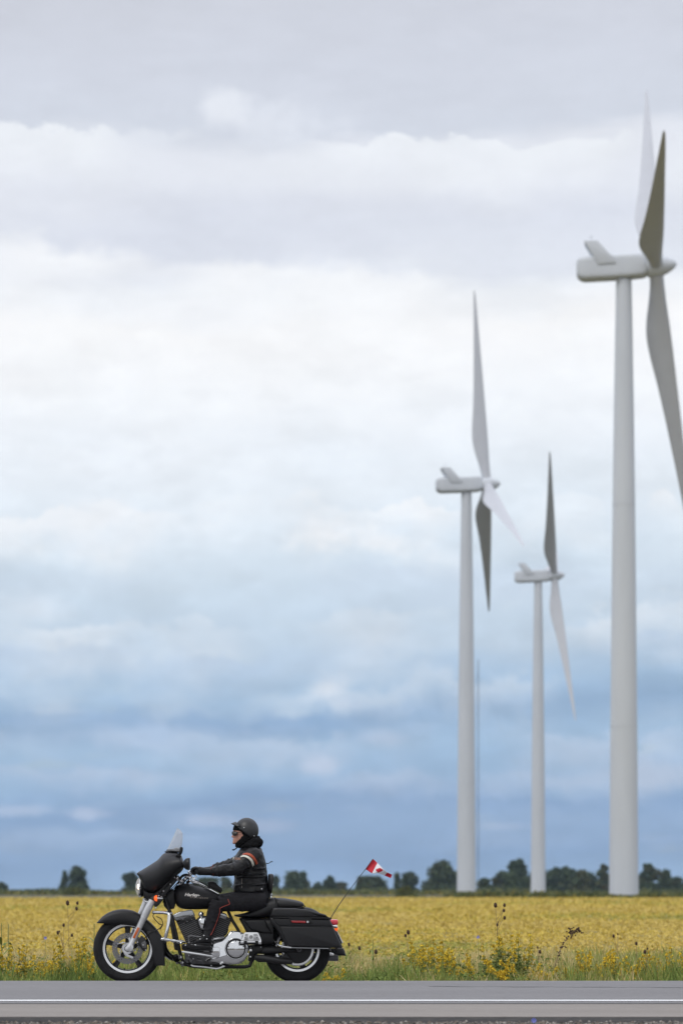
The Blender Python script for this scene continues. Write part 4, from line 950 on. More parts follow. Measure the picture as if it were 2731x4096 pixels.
# mirrors
for s in (-1, 1):
    C = LP(c1(566, 292), -0.40); C.y = s*0.40; C0 = C + Vector((0.012, 0, 0))
    P('mirror', lathe([(0, 0.046), (0.030, 0.040), (0.050, 0.018), (0.057, -0.006), (0.054, -0.018), (0.0, -0.018)], C0, Vector((-1, -s*0.1, 0)), 28), 'satin')
    P('mirror_stem', tube([C0+Vector((-0.02, -s*0.01, 0)), C0+Vector((-0.04, -s*0.05, -0.01)), C0+Vector((-0.05, -s*0.10, -0.03))], 0.010, 8), 'satin')
P('clutch_reservoir', slab(OL(c2, [(1050, 312), (1078, 318), (1082, 345), (1070, 390), (1050, 400), (1032, 385), (1040, 345)], -.3, 3), -0.33, -0.27, 0.008), 'satin')
P('screen_bracket', slab(OL(c2, [(995, 410), (1030, 385), (1062, 400), (1058, 432), (1030, 436)], -.3), -0.31, -0.25, 0.006), 'satin')
P('bracket_cap', ball(LP(c2(1060, 415), -.3), (0.006, 0.01, 0.012), 10, 8), 'chrome')
# handlebar, risers, grips
hb = [(1040, 690, -.06), (1075, 650, -.12), (1120, 636, -.19), (1160, 640, -.25), (1200, 600, -.30)]
pl = PL(c2, hb); G0 = LP(c2(1215, 592), -.31); G1 = LP(c2(1240, 598), -.43)
P('handlebar', join(tube(crv([tuple(q) for q in [Vector((pl[0].x, 0, pl[0].z))]+pl+[G0]], 5), 0.0127, 12), tube(crv([(q[0], -q[1], q[2]) for q in [Vector((pl[0].x, 0, pl[0].z))]+pl+[G0]], 5), 0.0127, 12)), 'chrome')
for s in (-1, 1):
    a, b = Vector((G0.x, s*abs(G0.y), G0.z)), Vector((G1.x, s*abs(G1.y), G1.z))
    P('hand_grip', tube([a, a+(b-a)*0.08, b-(b-a)*0.04, b], [0.018, 0.0175, 0.0175, 0.014], 14), 'rubber')
    P('control_lever', tube(crv([tuple(a+Vector(q)) for q in ((-0.02, -s*0.01, 0.0), (-0.05, s*0.03, 0.0), (-0.055, s*0.09, -0.012), (-0.045, s*0.14, -0.03))], 4), [0.007]*13, 8, sq=0.6), 'chrome')
    P('switch_box', box(a+Vector((0, -s*0.02, 0)), (0.045, 0.05, 0.04)), 'satin', bevel=0.006)
P('lever_bracket', join(tube(PL(c2, [(1160, 598, -.33), (1215, 620, -.34), (1238, 668, -.34)]), 0.007, 8), tube(PL(c2, [(1165, 606, -.33), (1200, 600, -.33)]), 0.011, 8)), 'chrome')
ctl = [((1010, 668, -.2), .012, .04), ((1055, 700, -.16), .015, .05), ((1095, 690, -.14), .012, .06), ((1130, 668, -.15), .016, .05), ((1170, 665, -.15), .013, .05), ((1205, 680, -.12), .016, .06), ((1035, 735, -.12), .012, .04), ((1150, 712, -.1), .015, .08)]
r = random.Random(8)
for q, r_, l_ in ctl:
    c_ = LP(c2(*q[:2]), q[2]); d = Vector((r.uniform(-.6, .6), 1, r.uniform(-.6, .6))).normalized()
    P('handlebar_clamp', join(tube([c_-d*l_*.5, c_-d*l_*.42, c_+d*l_*.42, c_+d*l_*.5], [r_*.8, r_, r_, r_*.8], 12)), 'chrome')
P('riser', join(tube([LP(c2(1060, 745), -.06), LP(c2(1130, 660), -.08)], .018, 12), tube([LP(c2(1060, 745), .06), LP(c2(1130, 660), .08)], .018, 12)), 'dchrome')
many('cable', [*[tube(crv([tuple(v) for v in PL(c2, q)], 5), 0.0045, 7) for q in ([(1000, 660, -.12), (900, 760, -.13), (850, 830, -.12), (810, 900, -.1)], [(1060, 680, -.1), (960, 790, -.1), (880, 850, -.1), (850, 960, -.1)], [(1120, 690, -.1), (1040, 720, -.1), (1000, 770, -.09), (930, 850, -.09)], [(1200, 690, -.1), (1330, 740, -.08), (1400, 790, -.07)])]], M['satin'], bike)
P('yoke', join(slab(OL(c2, [(990, 655), (1030, 640), (1045, 665), (870, 880), (840, 905), (800, 890), (830, 850)], -.12), -0.13, 0.13, 0.01), slab(OL(c3, [(755, 60), (830, 20), (850, 60), (800, 120), (760, 150), (740, 110)], -.1), -0.125, 0.125, 0.01)), 'blackm')
P('steering_head', slab(OL(c2, [(900, 830), (960, 800), (1000, 830), (1010, 880), (1000, 960), (980, 1030), (900, 1045), (860, 1000), (850, 930)], -.05), -0.055, 0.055, 0.012), 'satin')
many('fork_bolt', [*[ball(LP(c2(*q), -.14), 0.009, 8, 6) for q in ((985, 665), (935, 745), (855, 825), (800, 880), (830, 895), (765, 1020), (1020, 700))]], M['silver'], bike)

# ---------------------------------------------------------------- tank, seat, rear bodywork
tank = P('fuel_tank', xloft(c1, [(492, 455), (500, 428), (520, 412), (560, 403), (605, 408), (660, 426), (710, 446), (760, 470), (800, 500)],
    [(492, 478), (500, 510), (515, 536), (545, 550), (600, 553), (690, 551), (740, 548), (800, 530)],
    [(492, 0.05), (500, 0.095), (520, 0.135), (560, 0.165), (620, 0.178), (700, 0.155), (760, 0.12), (800, 0.09)], n=34, expo=2.6, N=40, y=-0.03), 'matte')
P('tank_console', join(slab(OL(c1, [(588, 392), (600, 384), (622, 391), (690, 425), (752, 462), (748, 470), (700, 448), (630, 412), (596, 405)], 0), -0.045, 0.045, 0.008), slab(OL(c1, [(600, 388), (615, 388), (640, 398), (636, 410), (600, 402)], 0), -0.06, 0.06, 0.008)), 'chrome')
P('tank_pouch', join(slab(OL(c1, [(684, 402), (700, 396), (720, 396), (736, 408), (768, 434), (770, 444), (760, 462), (752, 458), (712, 436), (690, 420)], 0), -0.07, 0.07, 0.012)), 'leather')
P('pouch_flap', slab(OL(c1, [(680, 400), (700, 392), (718, 393), (736, 404), (740, 412), (722, 405), (700, 402), (684, 406)], 0), -0.078, 0.078, 0.006), 'leather')
P('seat', xloft(c1, [(838, 582), (870, 578), (930, 560), (985, 525), (1015, 500), (1045, 488), (1068, 485), (1078, 490)], [(838, 590), (870, 598), (940, 603), (1010, 602), (1050, 600), (1078, 590)],
    [(838, 0.07), (870, 0.11), (930, 0.15), (1000, 0.175), (1078, 0.165)], n=26, expo=2.8, N=30), 'vinyl')
P('pillion_seat', xloft(c1, [(1072, 492), (1080, 486), (1120, 488), (1180, 498), (1222, 510), (1234, 526)], [(1072, 560), (1110, 562), (1180, 556), (1215, 548), (1234, 532)],
    [(1072, 0.15), (1085, 0.162), (1130, 0.165), (1190, 0.15), (1234, 0.10)], n=22, expo=2.8, N=30), 'vinyl')
P('seat_strap', join(tube(crv([tuple(v) for v in PL(c1, [(1066, 486, 0), (1070, 487, -.09), (1077, 500, -.145), (1080, 530, -.17), (1081, 552, -.172)])], 5), [0.006]*21, 6)), 'satin')
P('seat_seam', tube(crv([tuple(v) for v in PL(c6, [(985, 262, -.12), (940, 285, -.165), (850, 292, -.17), (660, 296, -.172)])], 5), 0.004, 6), 'satin')
P('seat_button', ball(LP(c6(1000, 266), 0), (0.01, 0.01, 0.006), 8, 6), 'satin')
P('rider_backrest', xloft(c1, [(1031, 352), (1038, 350), (1050, 349), (1058, 353), (1061, 362)], [(1031, 452), (1038, 458), (1046, 462), (1052, 452), (1061, 380)], [(1031, 0.105), (1040, 0.12), (1052, 0.12), (1061, 0.10)], n=14, expo=3.2, N=28), 'vinyl')
P('backrest_post', join(tube([LP(c1(1044, 456)), LP(c1(1045, 490))], 0.011, 10), ball(LP(c1(1046, 468), -.02), 0.012, 10, 8), ball(LP(c1(1056, 412), -.02), 0.009, 8, 6), tube([LP(c1(1034, 472), -.03), LP(c1(1056, 470), -.03)], 0.006, 8)), 'chrome')
# side cover
P('side_cover', xloft(c1, [(868, 604), (880, 600), (960, 604), (1030, 603), (1058, 606)], [(868, 612), (890, 650), (910, 690), (935, 735), (965, 762), (1010, 764), (1058, 762)], [(868, 0.12), (880, 0.15), (930, 0.175), (1058, 0.18)], n=22, expo=5, N=32, y=-0.15), 'matte')
P('side_cover_ridge', slab(OL(c6, [(236, 442), (505, 436), (540, 520), (600, 608), (430, 600), (320, 560), (276, 500)], -0.18), -0.192, -0.165, 0.020, 4), 'matte')
P('rear_fender', xloft(c6, [(560, 420), (700, 330), (900, 285), (1000, 275), (1090, 295), (1180, 345), (1270, 420), (1340, 560), (1400, 700)], [(560, 500), (800, 480), (1000, 470), (1200, 520), (1290, 620), (1340, 700), (1400, 830)],
    [(560, 0.10), (1000, 0.105), (1400, 0.10)], n=26, expo=4, N=26), 'matte')
P('fender_tip', slab(OL(c6, [(1320, 798), (1476, 792), (1494, 828), (1510, 886), (1420, 882), (1372, 868), (1330, 830)], 0), -0.135, 0.135, 0.025, 4), 'matte')
# saddlebags, both sides
def bag(s):
    g = grp('saddlebag'); yo = -0.40; yi = -0.185
    def sl(cf, pts, y0, y1, b, k=0):
        vf = slab(OL(cf, pts, yo, k), y0, y1, b, 3)
        return vf if s < 0 else ([(x, -y, z) for x, y, z in vf[0]], vf[1])
    # body bulges outward and tapers to the bottom
    ol = OL(c6, [(598, 408), (640, 400), (1300, 425), (1318, 432), (1474, 780), (1460, 792), (800, 785), (770, 770), (700, 520), (610, 470)], yo)
    one('case', sl(c6, [(560, 412), (600, 404), (1300, 424), (1318, 434), (1400, 610), (1476, 778), (1462, 792), (800, 786), (764, 768), (700, 650), (640, 540), (575, 470)], yo+0.012, yi, 0.022), M['matte'], g)
    one('case_panel', sl(c6, [(690, 522), (1352, 530), (1452, 770), (1440, 778), (806, 772), (784, 755), (740, 650)], yo, yo+0.03, 0.010), M['matte'], g)
    one('case_band', sl(c6, [(612, 420), (1308, 438), (1345, 516), (680, 510), (640, 480)], yo+0.003, yo+0.03, 0.008), M['matte'], g)
    one('lid', sl(c6, [(572, 398), (588, 330), (602, 292), (660, 288), (860, 292), (1040, 310), (1180, 348), (1268, 374), (1280, 400), (1312, 404), (1316, 420), (1250, 418), (640, 403)], yo+0.004, yi, 0.020), M['matte'], g)
    one('lid_rim', sl(c6, [(600, 399), (1310, 408), (1318, 424), (1300, 428), (600, 410)], yo-0.003, yo+0.02, 0.003), M['satin'], g)
    one('latch_plate', sl(c6, [(792, 398), (1080, 405), (1088, 486), (850, 482), (832, 478)], yo-0.003, yo+0.02, 0.004), M['satin'], g)
    one('side_reflector', sl(c6, [(826, 446), (1008, 450), (1014, 478), (840, 474)], yo-0.007, yo, 0.003), M['redrefl'], g)
    c_ = LP(c6(1036, 463), yo); one('lock', lathe([(0, yo-0.008), (0.009, yo-0.008), (0.011, yo-0.005), (0.011, yo)], (c_.x, 0, c_.z), 'Y', 16) if s < 0 else lathe([(0, -yo+0.008), (0.009, -yo+0.008), (0.011, -yo+0.005), (0.011, -yo)], (c_.x, 0, c_.z), 'Y', 16), M['silver'], g)
bag(-1); bag(1)
P('case_guard', tube(crv([tuple(v) for v in PL(c6, [(610, 690, -.22), (632, 715, -.30), (680, 755, -.37), (740, 775, -.39), (830, 786, -.385)])], 5), [0.009]*21, 10), 'chrome')
P('case_rail', tube([LP(c6(828, 788), -.385), LP(c6(1300, 797), -.385)], 0.005, 8), 'dchrome')
many('case_bracket', [*[tube([LP(c6(x, 785), -.3), LP(c6(x+8, 815), -.25)], 0.012, 8) for x in (905, 935, 1310)]], M['grey'], bike)
P('tail_light', xloft(c6, [(1312, 436), (1340, 430), (1400, 432), (1412, 440)], [(1312, 470), (1345, 502), (1395, 502), (1412, 495)], [(1312, 0.07), (1412, 0.055)], n=12, expo=3.5, N=22), 'red_lens')
for s in (-1, 1):
    def mir(vf): return vf if s < 0 else ([(x, -y, z) for x, y, z in vf[0]], vf[1])
    P('rear_signal_body', mir(xloft(c6, [(1345, 508), (1370, 502), (1402, 505), (1408, 520)], [(1345, 512), (1368, 535), (1395, 545), (1408, 545)], [(1345, 0.03), (1408, 0.032)], n=8, expo=2.4, N=16, y=-.13, yc=-.13)), 'chrome')
    C = LP(c6(1403, 553), -.13); C.y = s*0.13
    P('rear_signal', lathe([(0, -0.010), (0.020, -0.008), (0.022, 0.0), (0.016, 0.007), (0, 0.009)], C, Vector((1, 0, -0.15)), 18), 'signal_on')
P('signal_bar', tube([LP(c6(1372, 518), -.13), Vector((LP(c6(1372, 518), 0).x, .13, LP(c6(1372, 518), 0).z))], 0.012, 10), 'chrome')
P('licence_plate', slab(OL(c6, [(1394, 582), (1404, 580), (1474, 718), (1464, 730)], 0), -0.10, 0.10, 0.002), 'white')
P('plate_bracket', slab(OL(c6, [(1345, 540), (1392, 582), (1464, 728), (1448, 740), (1380, 640)], 0), -0.09, 0.09, 0.006), 'satin')
# mufflers and lower rear
for s in (-1, 1):
    yy = s*0.24; pts = [(430, 905), (520, 918), (700, 928), (900, 905), (1200, 905), (1436, 912)] if s > 0 else [(380, 905), (520, 925), (640, 945), (760, 955), (838, 962)]
    q = [LP(c6(*p), -.24 if s < 0 else 0) for p in pts]; 
    for v_ in q: v_.y = yy if s > 0 else -0.19
    P('muffler', tube([tuple(v) for v in q], [0.022, 0.030, 0.034, 0.036, 0.040, 0.040] if s > 0 else [0.026, 0.034, 0.034, 0.033, 0.026], 18), 'mufgrey' if s > 0 else 'blackm')
P('chrome_bracket', slab(OL(c6, [(1300, 830), (1325, 828), (1358, 862), (1352, 884), (1300, 880)], 0), -0.15, -0.12, 0.008), 'chrome')
P('swingarm', join(slab(OL(c6, [(400, 800), (560, 780), (760, 790), (950, 780), (985, 800), (975, 835), (900, 842), (700, 850), (520, 865), (400, 850)], -.11), -0.135, -0.10, 0.01), slab(OL(c6, [(400, 800), (560, 780), (950, 780), (985, 800), (975, 835), (700, 850), (400, 850)], -.11), 0.10, 0.135, 0.01)), 'satin')
P('belt_guard', slab(OL(c6, [(370, 885), (500, 905), (700, 925), (760, 850), (850, 960), (845, 992), (780, 985), (560, 968), (420, 968), (360, 930)], -.16), -0.175, -0.12, 0.008), 'satin')
P('rear_axle_nut', join(sidecyl(LP(c6(928, 808), -.15), 0.026, -0.165, -0.13, 20), sidecyl(LP(c6(928, 808), -.15), 0.014, -0.175, -0.16, 6)), 'grey')
P('shock', join(tube([LP(c6(660, 560), -.12), LP(c6(900, 780), -.12)], 0.022, 14)), 'satin')
P('frame_rear_box', slab(OL(c6, [(380, 770), (600, 760), (760, 785), (760, 850), (560, 870), (380, 860)], 0), -0.09, 0.09, 0.01), 'blackm')

# ---------------------------------------------------------------- engine
def cyl(name, base, top, w, nf, flo, fhi, y0, y1, wide):
    """finned cylinder: base/top points of its axis in the side view"""
    g = grp(name); b, t = Vector(base), Vector(top); ax = (t-b).normalized(); pr = Vector((ax.z, 0, -ax.x)); L = (t-b).length
    def quad(c, hw, hh, ya, yb, bev): 
        o = [c-pr*hw-ax*hh, c+pr*hw-ax*hh, c+pr*hw+ax*hh, c-pr*hw+ax*hh]; return slab([(q.x, q.z) for q in o], ya, yb, bev, 1)
    one('barrel', quad(b+ax*L*0.48, w*0.465, L*0.48, y0+0.010, y1-0.016, 0.012), M['blackm'], g); fb = MB(); db = MB()
    for k in range(nf):
        u = flo+(fhi-flo)*k/(nf-1); hw = w*0.5*(wide(u)); c_ = b+ax*L*u
        fb.add(quad(c_, hw, 0.0034, y0, y1, 0.0015))
    fb.build('cooling_fins', M['fin'], g, smooth=False); return g, b, t, ax, pr, L, quad
b1 = LP(c4(505, 800), -.09); t1 = LP(c4(320, 400), -.09); b1.y = t1.y = 0
g1 = cyl('front_cylinder', b1, t1, 0.190, 15, 0.10, 0.92, -0.105, 0.09, lambda u: 0.98)
b2 = LP(c4(705, 800), -.09); t2 = LP(c4(880, 400), -.09); b2.y = t2.y = 0
g2 = cyl('rear_cylinder', b2, t2, 0.180, 15, 0.10, 0.92, -0.105, 0.09, lambda u: 0.98)
def rocker(pts, nm='rocker_cover'): return P(nm, slab(OL(c4, pts, -.1), -0.105, 0.09, 0.009, 3), 'dchrome')
rocker([(165, 425), (185, 405), (260, 368), (420, 338), (448, 345), (482, 415), (470, 430), (230, 492), (212, 488)])
rocker([(905, 395), (880, 385), (770, 345), (745, 350), (712, 410), (820, 455), (905, 470), (920, 440)])
P('rocker_box', join(slab(OL(c4, [(215, 488), (230, 496), (470, 434), (440, 470), (400, 490), (330, 520), (250, 530)], -.1), -0.112, 0.10, 0.006), slab(OL(c4, [(330, 450), (440, 410), (450, 450), (420, 500), (340, 530)], -.1), -0.118, -0.08, 0.006)), 'blackm')
many('cylinder_bolt', [*[sidecyl(LP(c4(*q), -.11), 0.0055, -0.126, -0.10, 10) for q in ((332, 522), (375, 500), (435, 470), (285, 738), (200, 548), (430, 420))]], M['chrome'], bike)
many('push_rod_cover', [*[tube(PL(c4, [(255+40*i, 500, .1), (420+30*i, 790, .1)]), 0.010, 10) for i in range(2)]], M['chrome'], bike)
P('horn_cover', join(slab(OL(c4, [(520, 490), (535, 460), (570, 448), (620, 446), (635, 470), (630, 560), (600, 610), (570, 612), (545, 570)], -.13, 3), -0.155, -0.10, 0.018, 4)), 'chrome')
P('horn_cap', join(ball(LP(c4(562, 400), -.13), (0.026, 0.03, 0.028), 16, 12), tube([LP(c4(560, 405), -.12), LP(c4(575, 460), -.12)], 0.014, 10)), 'chrome')
many('intake', [ball(LP(c4(600, 520), 0.03), (0.07, 0.07, 0.06), 16, 12), ball(LP(c4(850, 600), 0.1), (0.06, 0.05, 0.075), 16, 12)], M['blackm'], bike)
P('air_cleaner', lathe([(0, .20), (0.07, .20), (0.085, .18), (0.085, .12), (0, .12)], (LP(c4(600, 540)).x, 0, LP(c4(600, 540)).z), 'Y', 30), 'satin')
P('crankcase', slab(OL(c4, [(330, 870), (370, 800), (470, 775), (740, 775), (860, 760), (980, 800), (1100, 900), (1080, 1060), (880, 1100), (430, 1095), (340, 1010)], 0, 0), -0.10, 0.12, 0.02, 3), 'grey')
# primary cover
prim = P('primary_cover', slab(OL(c4, [(690, 800), (760, 775), (842, 752), (905, 690), (962, 628), (1060, 628), (1132, 652), (1172, 712), (1202, 790), (1212, 880), (1198, 965), (1150, 1035), (1075, 1078), (980, 1088), (860, 1074), (700, 1052), (600, 1044), (632, 1012), (690, 990)], -.17), -0.185, -0.08, 0.022, 4), 'chrome')
DCp = LP(c4(1035, 872), -.19); DC = (DCp.x, 0, DCp.z)
P('cover_recess', lathe([(0.088, -0.180), (0.090, -0.192), (0.098, -0.194), (0.104, -0.188), (0.106, -0.178)], DC, 'Y', 56), 'chrome')
P('derby_cover', lathe([(0, -0.2065), (0.06, -0.2055), (0.070, -0.2035), (0.0715, -0.200), (0.080, -0.1985), (0.083, -0.194), (0.083, -0.180), (0, -0.180)], DC, 'Y', 56), 'chrome', angle=25)
P('cover_dark_reflection', lathe([(0.083, -0.191), (0.0945, -0.1955), (0.0945, -0.182), (0.083, -0.182)], DC, 'Y', 56, closed_prof=True), 'satin')  # black ring painted in for the dark reflection around the derby cover
P('cover_screw', join(*[lathe([(0, -0.208), (0.0045, -0.208), (0.006, -0.204)], (DC[0]+0.0755*math.cos(R(a)), 0, DC[2]+0.0755*math.sin(R(a))), 'Y', 10) for a in (90, 162, 234, 306, 18)],
    *[sidecyl(LP(c4(*q), -.19), 0.008, -0.197, -0.18, 10, 0.003) for q in ((982, 638), (1112, 660), (712, 855), (690, 1052), (838, 1068), (960, 1080), (1110, 1062), (1195, 940))]), 'grey')
P('inspection_cover', join(slab(OL(c4, [(700, 845), (790, 842), (815, 858), (818, 960), (800, 990), (700, 990)], -.18), -0.196, -0.18, 0.008, 3)), 'chrome')
many('chrome_button', [*[lathe([(0, -0.205), (r_*0.7, -0.202), (r_, -0.192), (r_, -0.15)], (LP(c4(*q), -.19).x, 0, LP(c4(*q), -.19).z), 'Y', 16) for q, r_ in (((1237, 892), .0175), ((1200, 944), .012), ((1235, 980), .009), ((1192, 885), .009), ((848, 1062), .014), ((828, 1075), .012))]], M['chrome'], bike)
# passenger board: trapezoid with ribs and medallion
pb = grp('passenger_footboard')
one('board', slab(OL(c4, [(1112, 755), (1148, 655), (1165, 645), (1325, 645), (1342, 655), (1372, 720), (1382, 752), (1382, 762), (1112, 762)], -.27), -0.285, -0.245, 0.006), M['plate'], pb)
one('board_foot', join(slab(OL(c4, [(1098, 762), (1145, 762), (1142, 802), (1098, 802)], -.27), -0.29, -0.22, 0.005), slab(OL(c4, [(1340, 762), (1384, 752), (1382, 806), (1340, 806)], -.27), -0.29, -0.22, 0.005), slab(OL(c4, [(1186, 764), (1300, 764), (1300, 788), (1186, 788)], -.27), -0.29, -0.23, 0.004)), M['chrome'], pb)
one('board_bracket', join(slab(OL(c4, [(1080, 775), (1098, 765), (1370, 765), (1370, 800), (1300, 812), (1180, 812), (1090, 818)], -.25), -0.275, -0.17, 0.006)), M['satin'], pb)
many('rib', [*[tube([LP(c4(x0, y), -.287), LP(c4(x1, y), -.287)], 0.0032, 6) for y in (672, 690, 709, 728, 745) for x0, x1 in ((1150+(745-y)*0.15, 1200), (1278, 1330+(y-672)*0.35))]], M['grey'], pb)
mc = LP(c4(1242, 708), -.287); one('medallion', join(lathe([(0, -0.291), (0.013, -0.291), (0.0165, -0.288), (0.0165, -0.28)], (mc.x, 0, mc.z), 'Y', 20)), M['satin'], pb)
one('medallion_mark', join(lathe([(0.011, -0.2925), (0.0135, -0.2925), (0.0135, -0.2905), (0.011, -0.2905)], (mc.x, 0, mc.z), 'Y', 20, closed_prof=True), box((mc.x, -0.2915, mc.z+0.001), (0.013, 0.002, 0.006)), box((mc.x, -0.2915, mc.z-0.004), (0.005, 0.002, 0.006))), M['machined'], pb)
many('board_screw', [*[sidecyl(LP(c4(*q), -.287), 0.006, -0.292, -0.28, 10, 0.002) for q in ((1162, 714), (1324, 714))]], M['grey'], pb)
# rider floorboard, shifter, guard
fb_ = grp('rider_footboard')
one('board', slab(OL(c4, [(292, 815), (330, 800), (500, 828), (690, 822), (700, 850), (698, 868), (500, 880), (330, 862), (296, 845)], -.30), -0.34, -0.20, 0.008), M['rubber'], fb_)
one('board_frame', slab(OL(c4, [(296, 848), (330, 862), (500, 878), (700, 872), (712, 905), (700, 922), (560, 915), (300, 885)], -.28), -0.32, -0.18, 0.006), M['satin'], fb_)
one('edge_bar', join(slab(OL(c4, [(296, 900), (330, 898), (560, 932), (716, 962), (722, 978), (700, 984), (540, 958), (296, 920)], -.30), -0.325, -0.28, 0.004)), M['chrome'], fb_)
one('board_label', slab(OL(c4, [(598, 894), (668, 900), (668, 916), (598, 910)], -.32), -0.324, -0.318, 0.001), M['grey'], fb_)
P('shift_lever', join(tube(crv([tuple(v) for v in PL(c4, [(395, 780, -.28), (392, 720, -.28), (398, 690, -.29), (430, 692, -.30), (520, 705, -.30), (560, 706, -.30)])], 4), 0.0065, 8), tube(PL(c4, [(560, 706, -.30), (700, 720, -.26), (880, 705, -.22)]), 0.005, 8), tube([LP(c4(395, 700), -.28), LP(c4(395, 700), -.34)], 0.011, 10), ball(LP(c4(400, 790), -.28), 0.013, 10, 8)), 'grey')
P('shift_linkage', join(ball(LP(c4(655, 745), -.24), 0.015, 10, 8), tube(PL(c4, [(560, 715, -.22), (700, 745, -.22), (860, 712, -.21)]), 0.007, 8), ball(LP(c4(855, 712), -.2), (0.018, 0.014, 0.012), 10, 8), ball(LP(c4(720, 750), -.2), 0.010, 8, 6)), 'chrome')
P('engine_guard', join(tube(crv([tuple(v) for v in PL(c4, [(170, 385, -.03), (110, 378, -.16), (0, 378, -.24), (-40, 382, -.06)])], 1), 0.015, 12) if False else tube(PL(c4, [(-90, 372, -.12), (60, 376, -.22), (100, 384, -.25)]), 0.0155, 12),
    tube(crv([tuple(v) for v in PL(c4, [(90, 380, -.25), (122, 392, -.27), (128, 440, -.285), (112, 560, -.30), (90, 660, -.30), (72, 735, -.28)])], 4), 0.0165, 12),
    tube(crv([(q[0], -q[1], q[2]) for q in PL(c4, [(90, 380, -.25), (122, 392, -.27), (128, 440, -.285), (112, 560, -.30), (90, 660, -.30), (72, 735, -.28)])], 4), 0.0165, 12),
    tube(PL(c4, [(40, 735, -.28), (160, 755, -.27), (330, 775, -.22)]), 0.012, 12)), 'chrome')
P('guard_clamp', join(ball(LP(c4(38, 738), -.285), (0.020, 0.018, 0.016), 12, 8), tube(PL(c4, [(60, 740, -.285), (125, 750, -.28)]), 0.017, 12), tube(PL(c4, [(165, 757, -.27), (200, 762, -.265)]), 0.018, 12), tube(PL(c4, [(225, 768, -.26), (260, 775, -.25)]), 0.017, 12), ball(LP(c4(290, 790), -.25), (0.02, 0.02, 0.012), 12, 8), ball(LP(c4(485, 820), -.345), (0.008, 0.006, 0.008), 8, 6), ball(LP(c4(350, 822), -.345), (0.008, 0.006, 0.008), 8, 6), tube(PL(c4, [(290, 755, -.2), (350, 790, -.2)]), 0.008, 8), ball(LP(c4(160, 385), -.2), (0.012, 0.02, 0.012), 8, 6)), 'chrome')
many('down_tube', [*[tube(PL(c4, [(60, 160, s*.05), (150, 400, s*.10), (215, 640, s*.12), (275, 930, s*.12)]), 0.017, 12) for s in (-1, 1)], *[tube(crv([tuple(v) for v in PL(c4, [(275, 925, s*.12), (330, 1060, s*.12), (500, 1112, s*.12), (880, 1116, s*.12), (1185, 1112, s*.12), (1240, 1060, s*.12), (1310, 930, s*.12), (1330, 860, s*.12)])], 4), 0.0165, 12) for s in (-1, 1)],
    *[tube(PL(c4, [(905, 300, s*.08), (985, 480, s*.10), (1060, 600, s*.12), (1130, 760, s*.12)]), 0.015, 12) for s in (-1, 1)]], M['satin'], bike)
P('frame_backbone', join(tube(PL(c4, [(120, 120, 0), (400, 250, 0), (900, 290, 0)]), 0.03, 12)), 'satin')
P('regulator', join(slab(OL(c4, [(110, 440), (200, 470), (250, 760), (260, 900), (200, 880), (150, 600)], 0), -0.07, 0.07, 0.01)), 'blackm')
P('exhaust_header', join(tube(crv([tuple(v) for v in PL(c4, [(55, 770, -.02), (60, 850, .02), (100, 930, .04), (170, 990, .04), (250, 1010, .05)])], 5), 0.028, 14)), 'satin')
P('header_shield', join(tube(PL(c4, [(60, 925, .10), (150, 985, .12)]), 0.030, 16), tube(PL(c4, [(-120, 925, .06), (62, 930, .10)]), 0.012, 8) if False else ball(LP(c4(150, 985), .12), 0.03, 12, 8)), 'chrome')
P('oil_filter', join(tube([LP(c4(215, 985), -.06), LP(c4(235, 1010), -.09)], 0.036, 18)), 'satin')
low = MB(); r = random.Random(12)
for (x, y, rx, rz, yy) in [(275, 985, .022, .026, -.12), (340, 1040, .05, .022, -.09), (380, 990, .028, .03, -.11), (420, 1020, .02, .03, -.12), (330, 1085, .04, .012, -.08), (300, 1060, .02, .02, -.12), (250, 1060, .03, .012, -.06), (500, 980, .03, .014, -.13), (580, 985, .022, .018, -.12), (540, 1030, .04, .014, -.11), (460, 950, .03, .012, -.12)]:
    low.add(box(LP(c4(x, y), yy), (rx*1.5, .05, rz*1.5), Matrix.Rotation(r.uniform(-.5, .5), 3, 'Y')))
low.build('lower_casting', M['grey'], bike, bevel=0.004)
many('lower_bolt', [*[sidecyl(LP(c4(*q), -.14), r_, -0.155, -0.12, 12) for q, r_ in (((290, 985), .009), ((312, 1058), .008), ((455, 1005), .007), ((520, 985), .006), ((395, 960), .006), ((700, 1100), .007), ((1375, 848), .007), ((1240, 860), .006))]], M['silver'], bike)
P('side_stand', join(tube(crv([tuple(v) for v in PL(c4, [(428, 1090, -.16), (460, 1105, -.17), (600, 1118, -.18), (740, 1138, -.19), (790, 1138, -.19), (840, 1122, -.18), (880, 1108, -.17)])], 4), 0.008, 8), ball(LP(c4(860, 1108), -.17), (0.014, 0.01, 0.01), 8, 6)), 'silver')
P('underside_pan', slab(OL(c4, [(220, 1040), (420, 1070), (880, 1085), (900, 1105), (560, 1125), (540, 1142), (510, 1125), (300, 1100)], 0), -0.10, 0.10, 0.008), 'satin')
P('rear_lower_case', slab(OL(c4, [(1180, 820), (1320, 815), (1400, 850), (1400, 900), (1330, 930), (1250, 1050), (1200, 1030), (1220, 900)], 0), -0.14, 0.12, 0.012), 'satin')

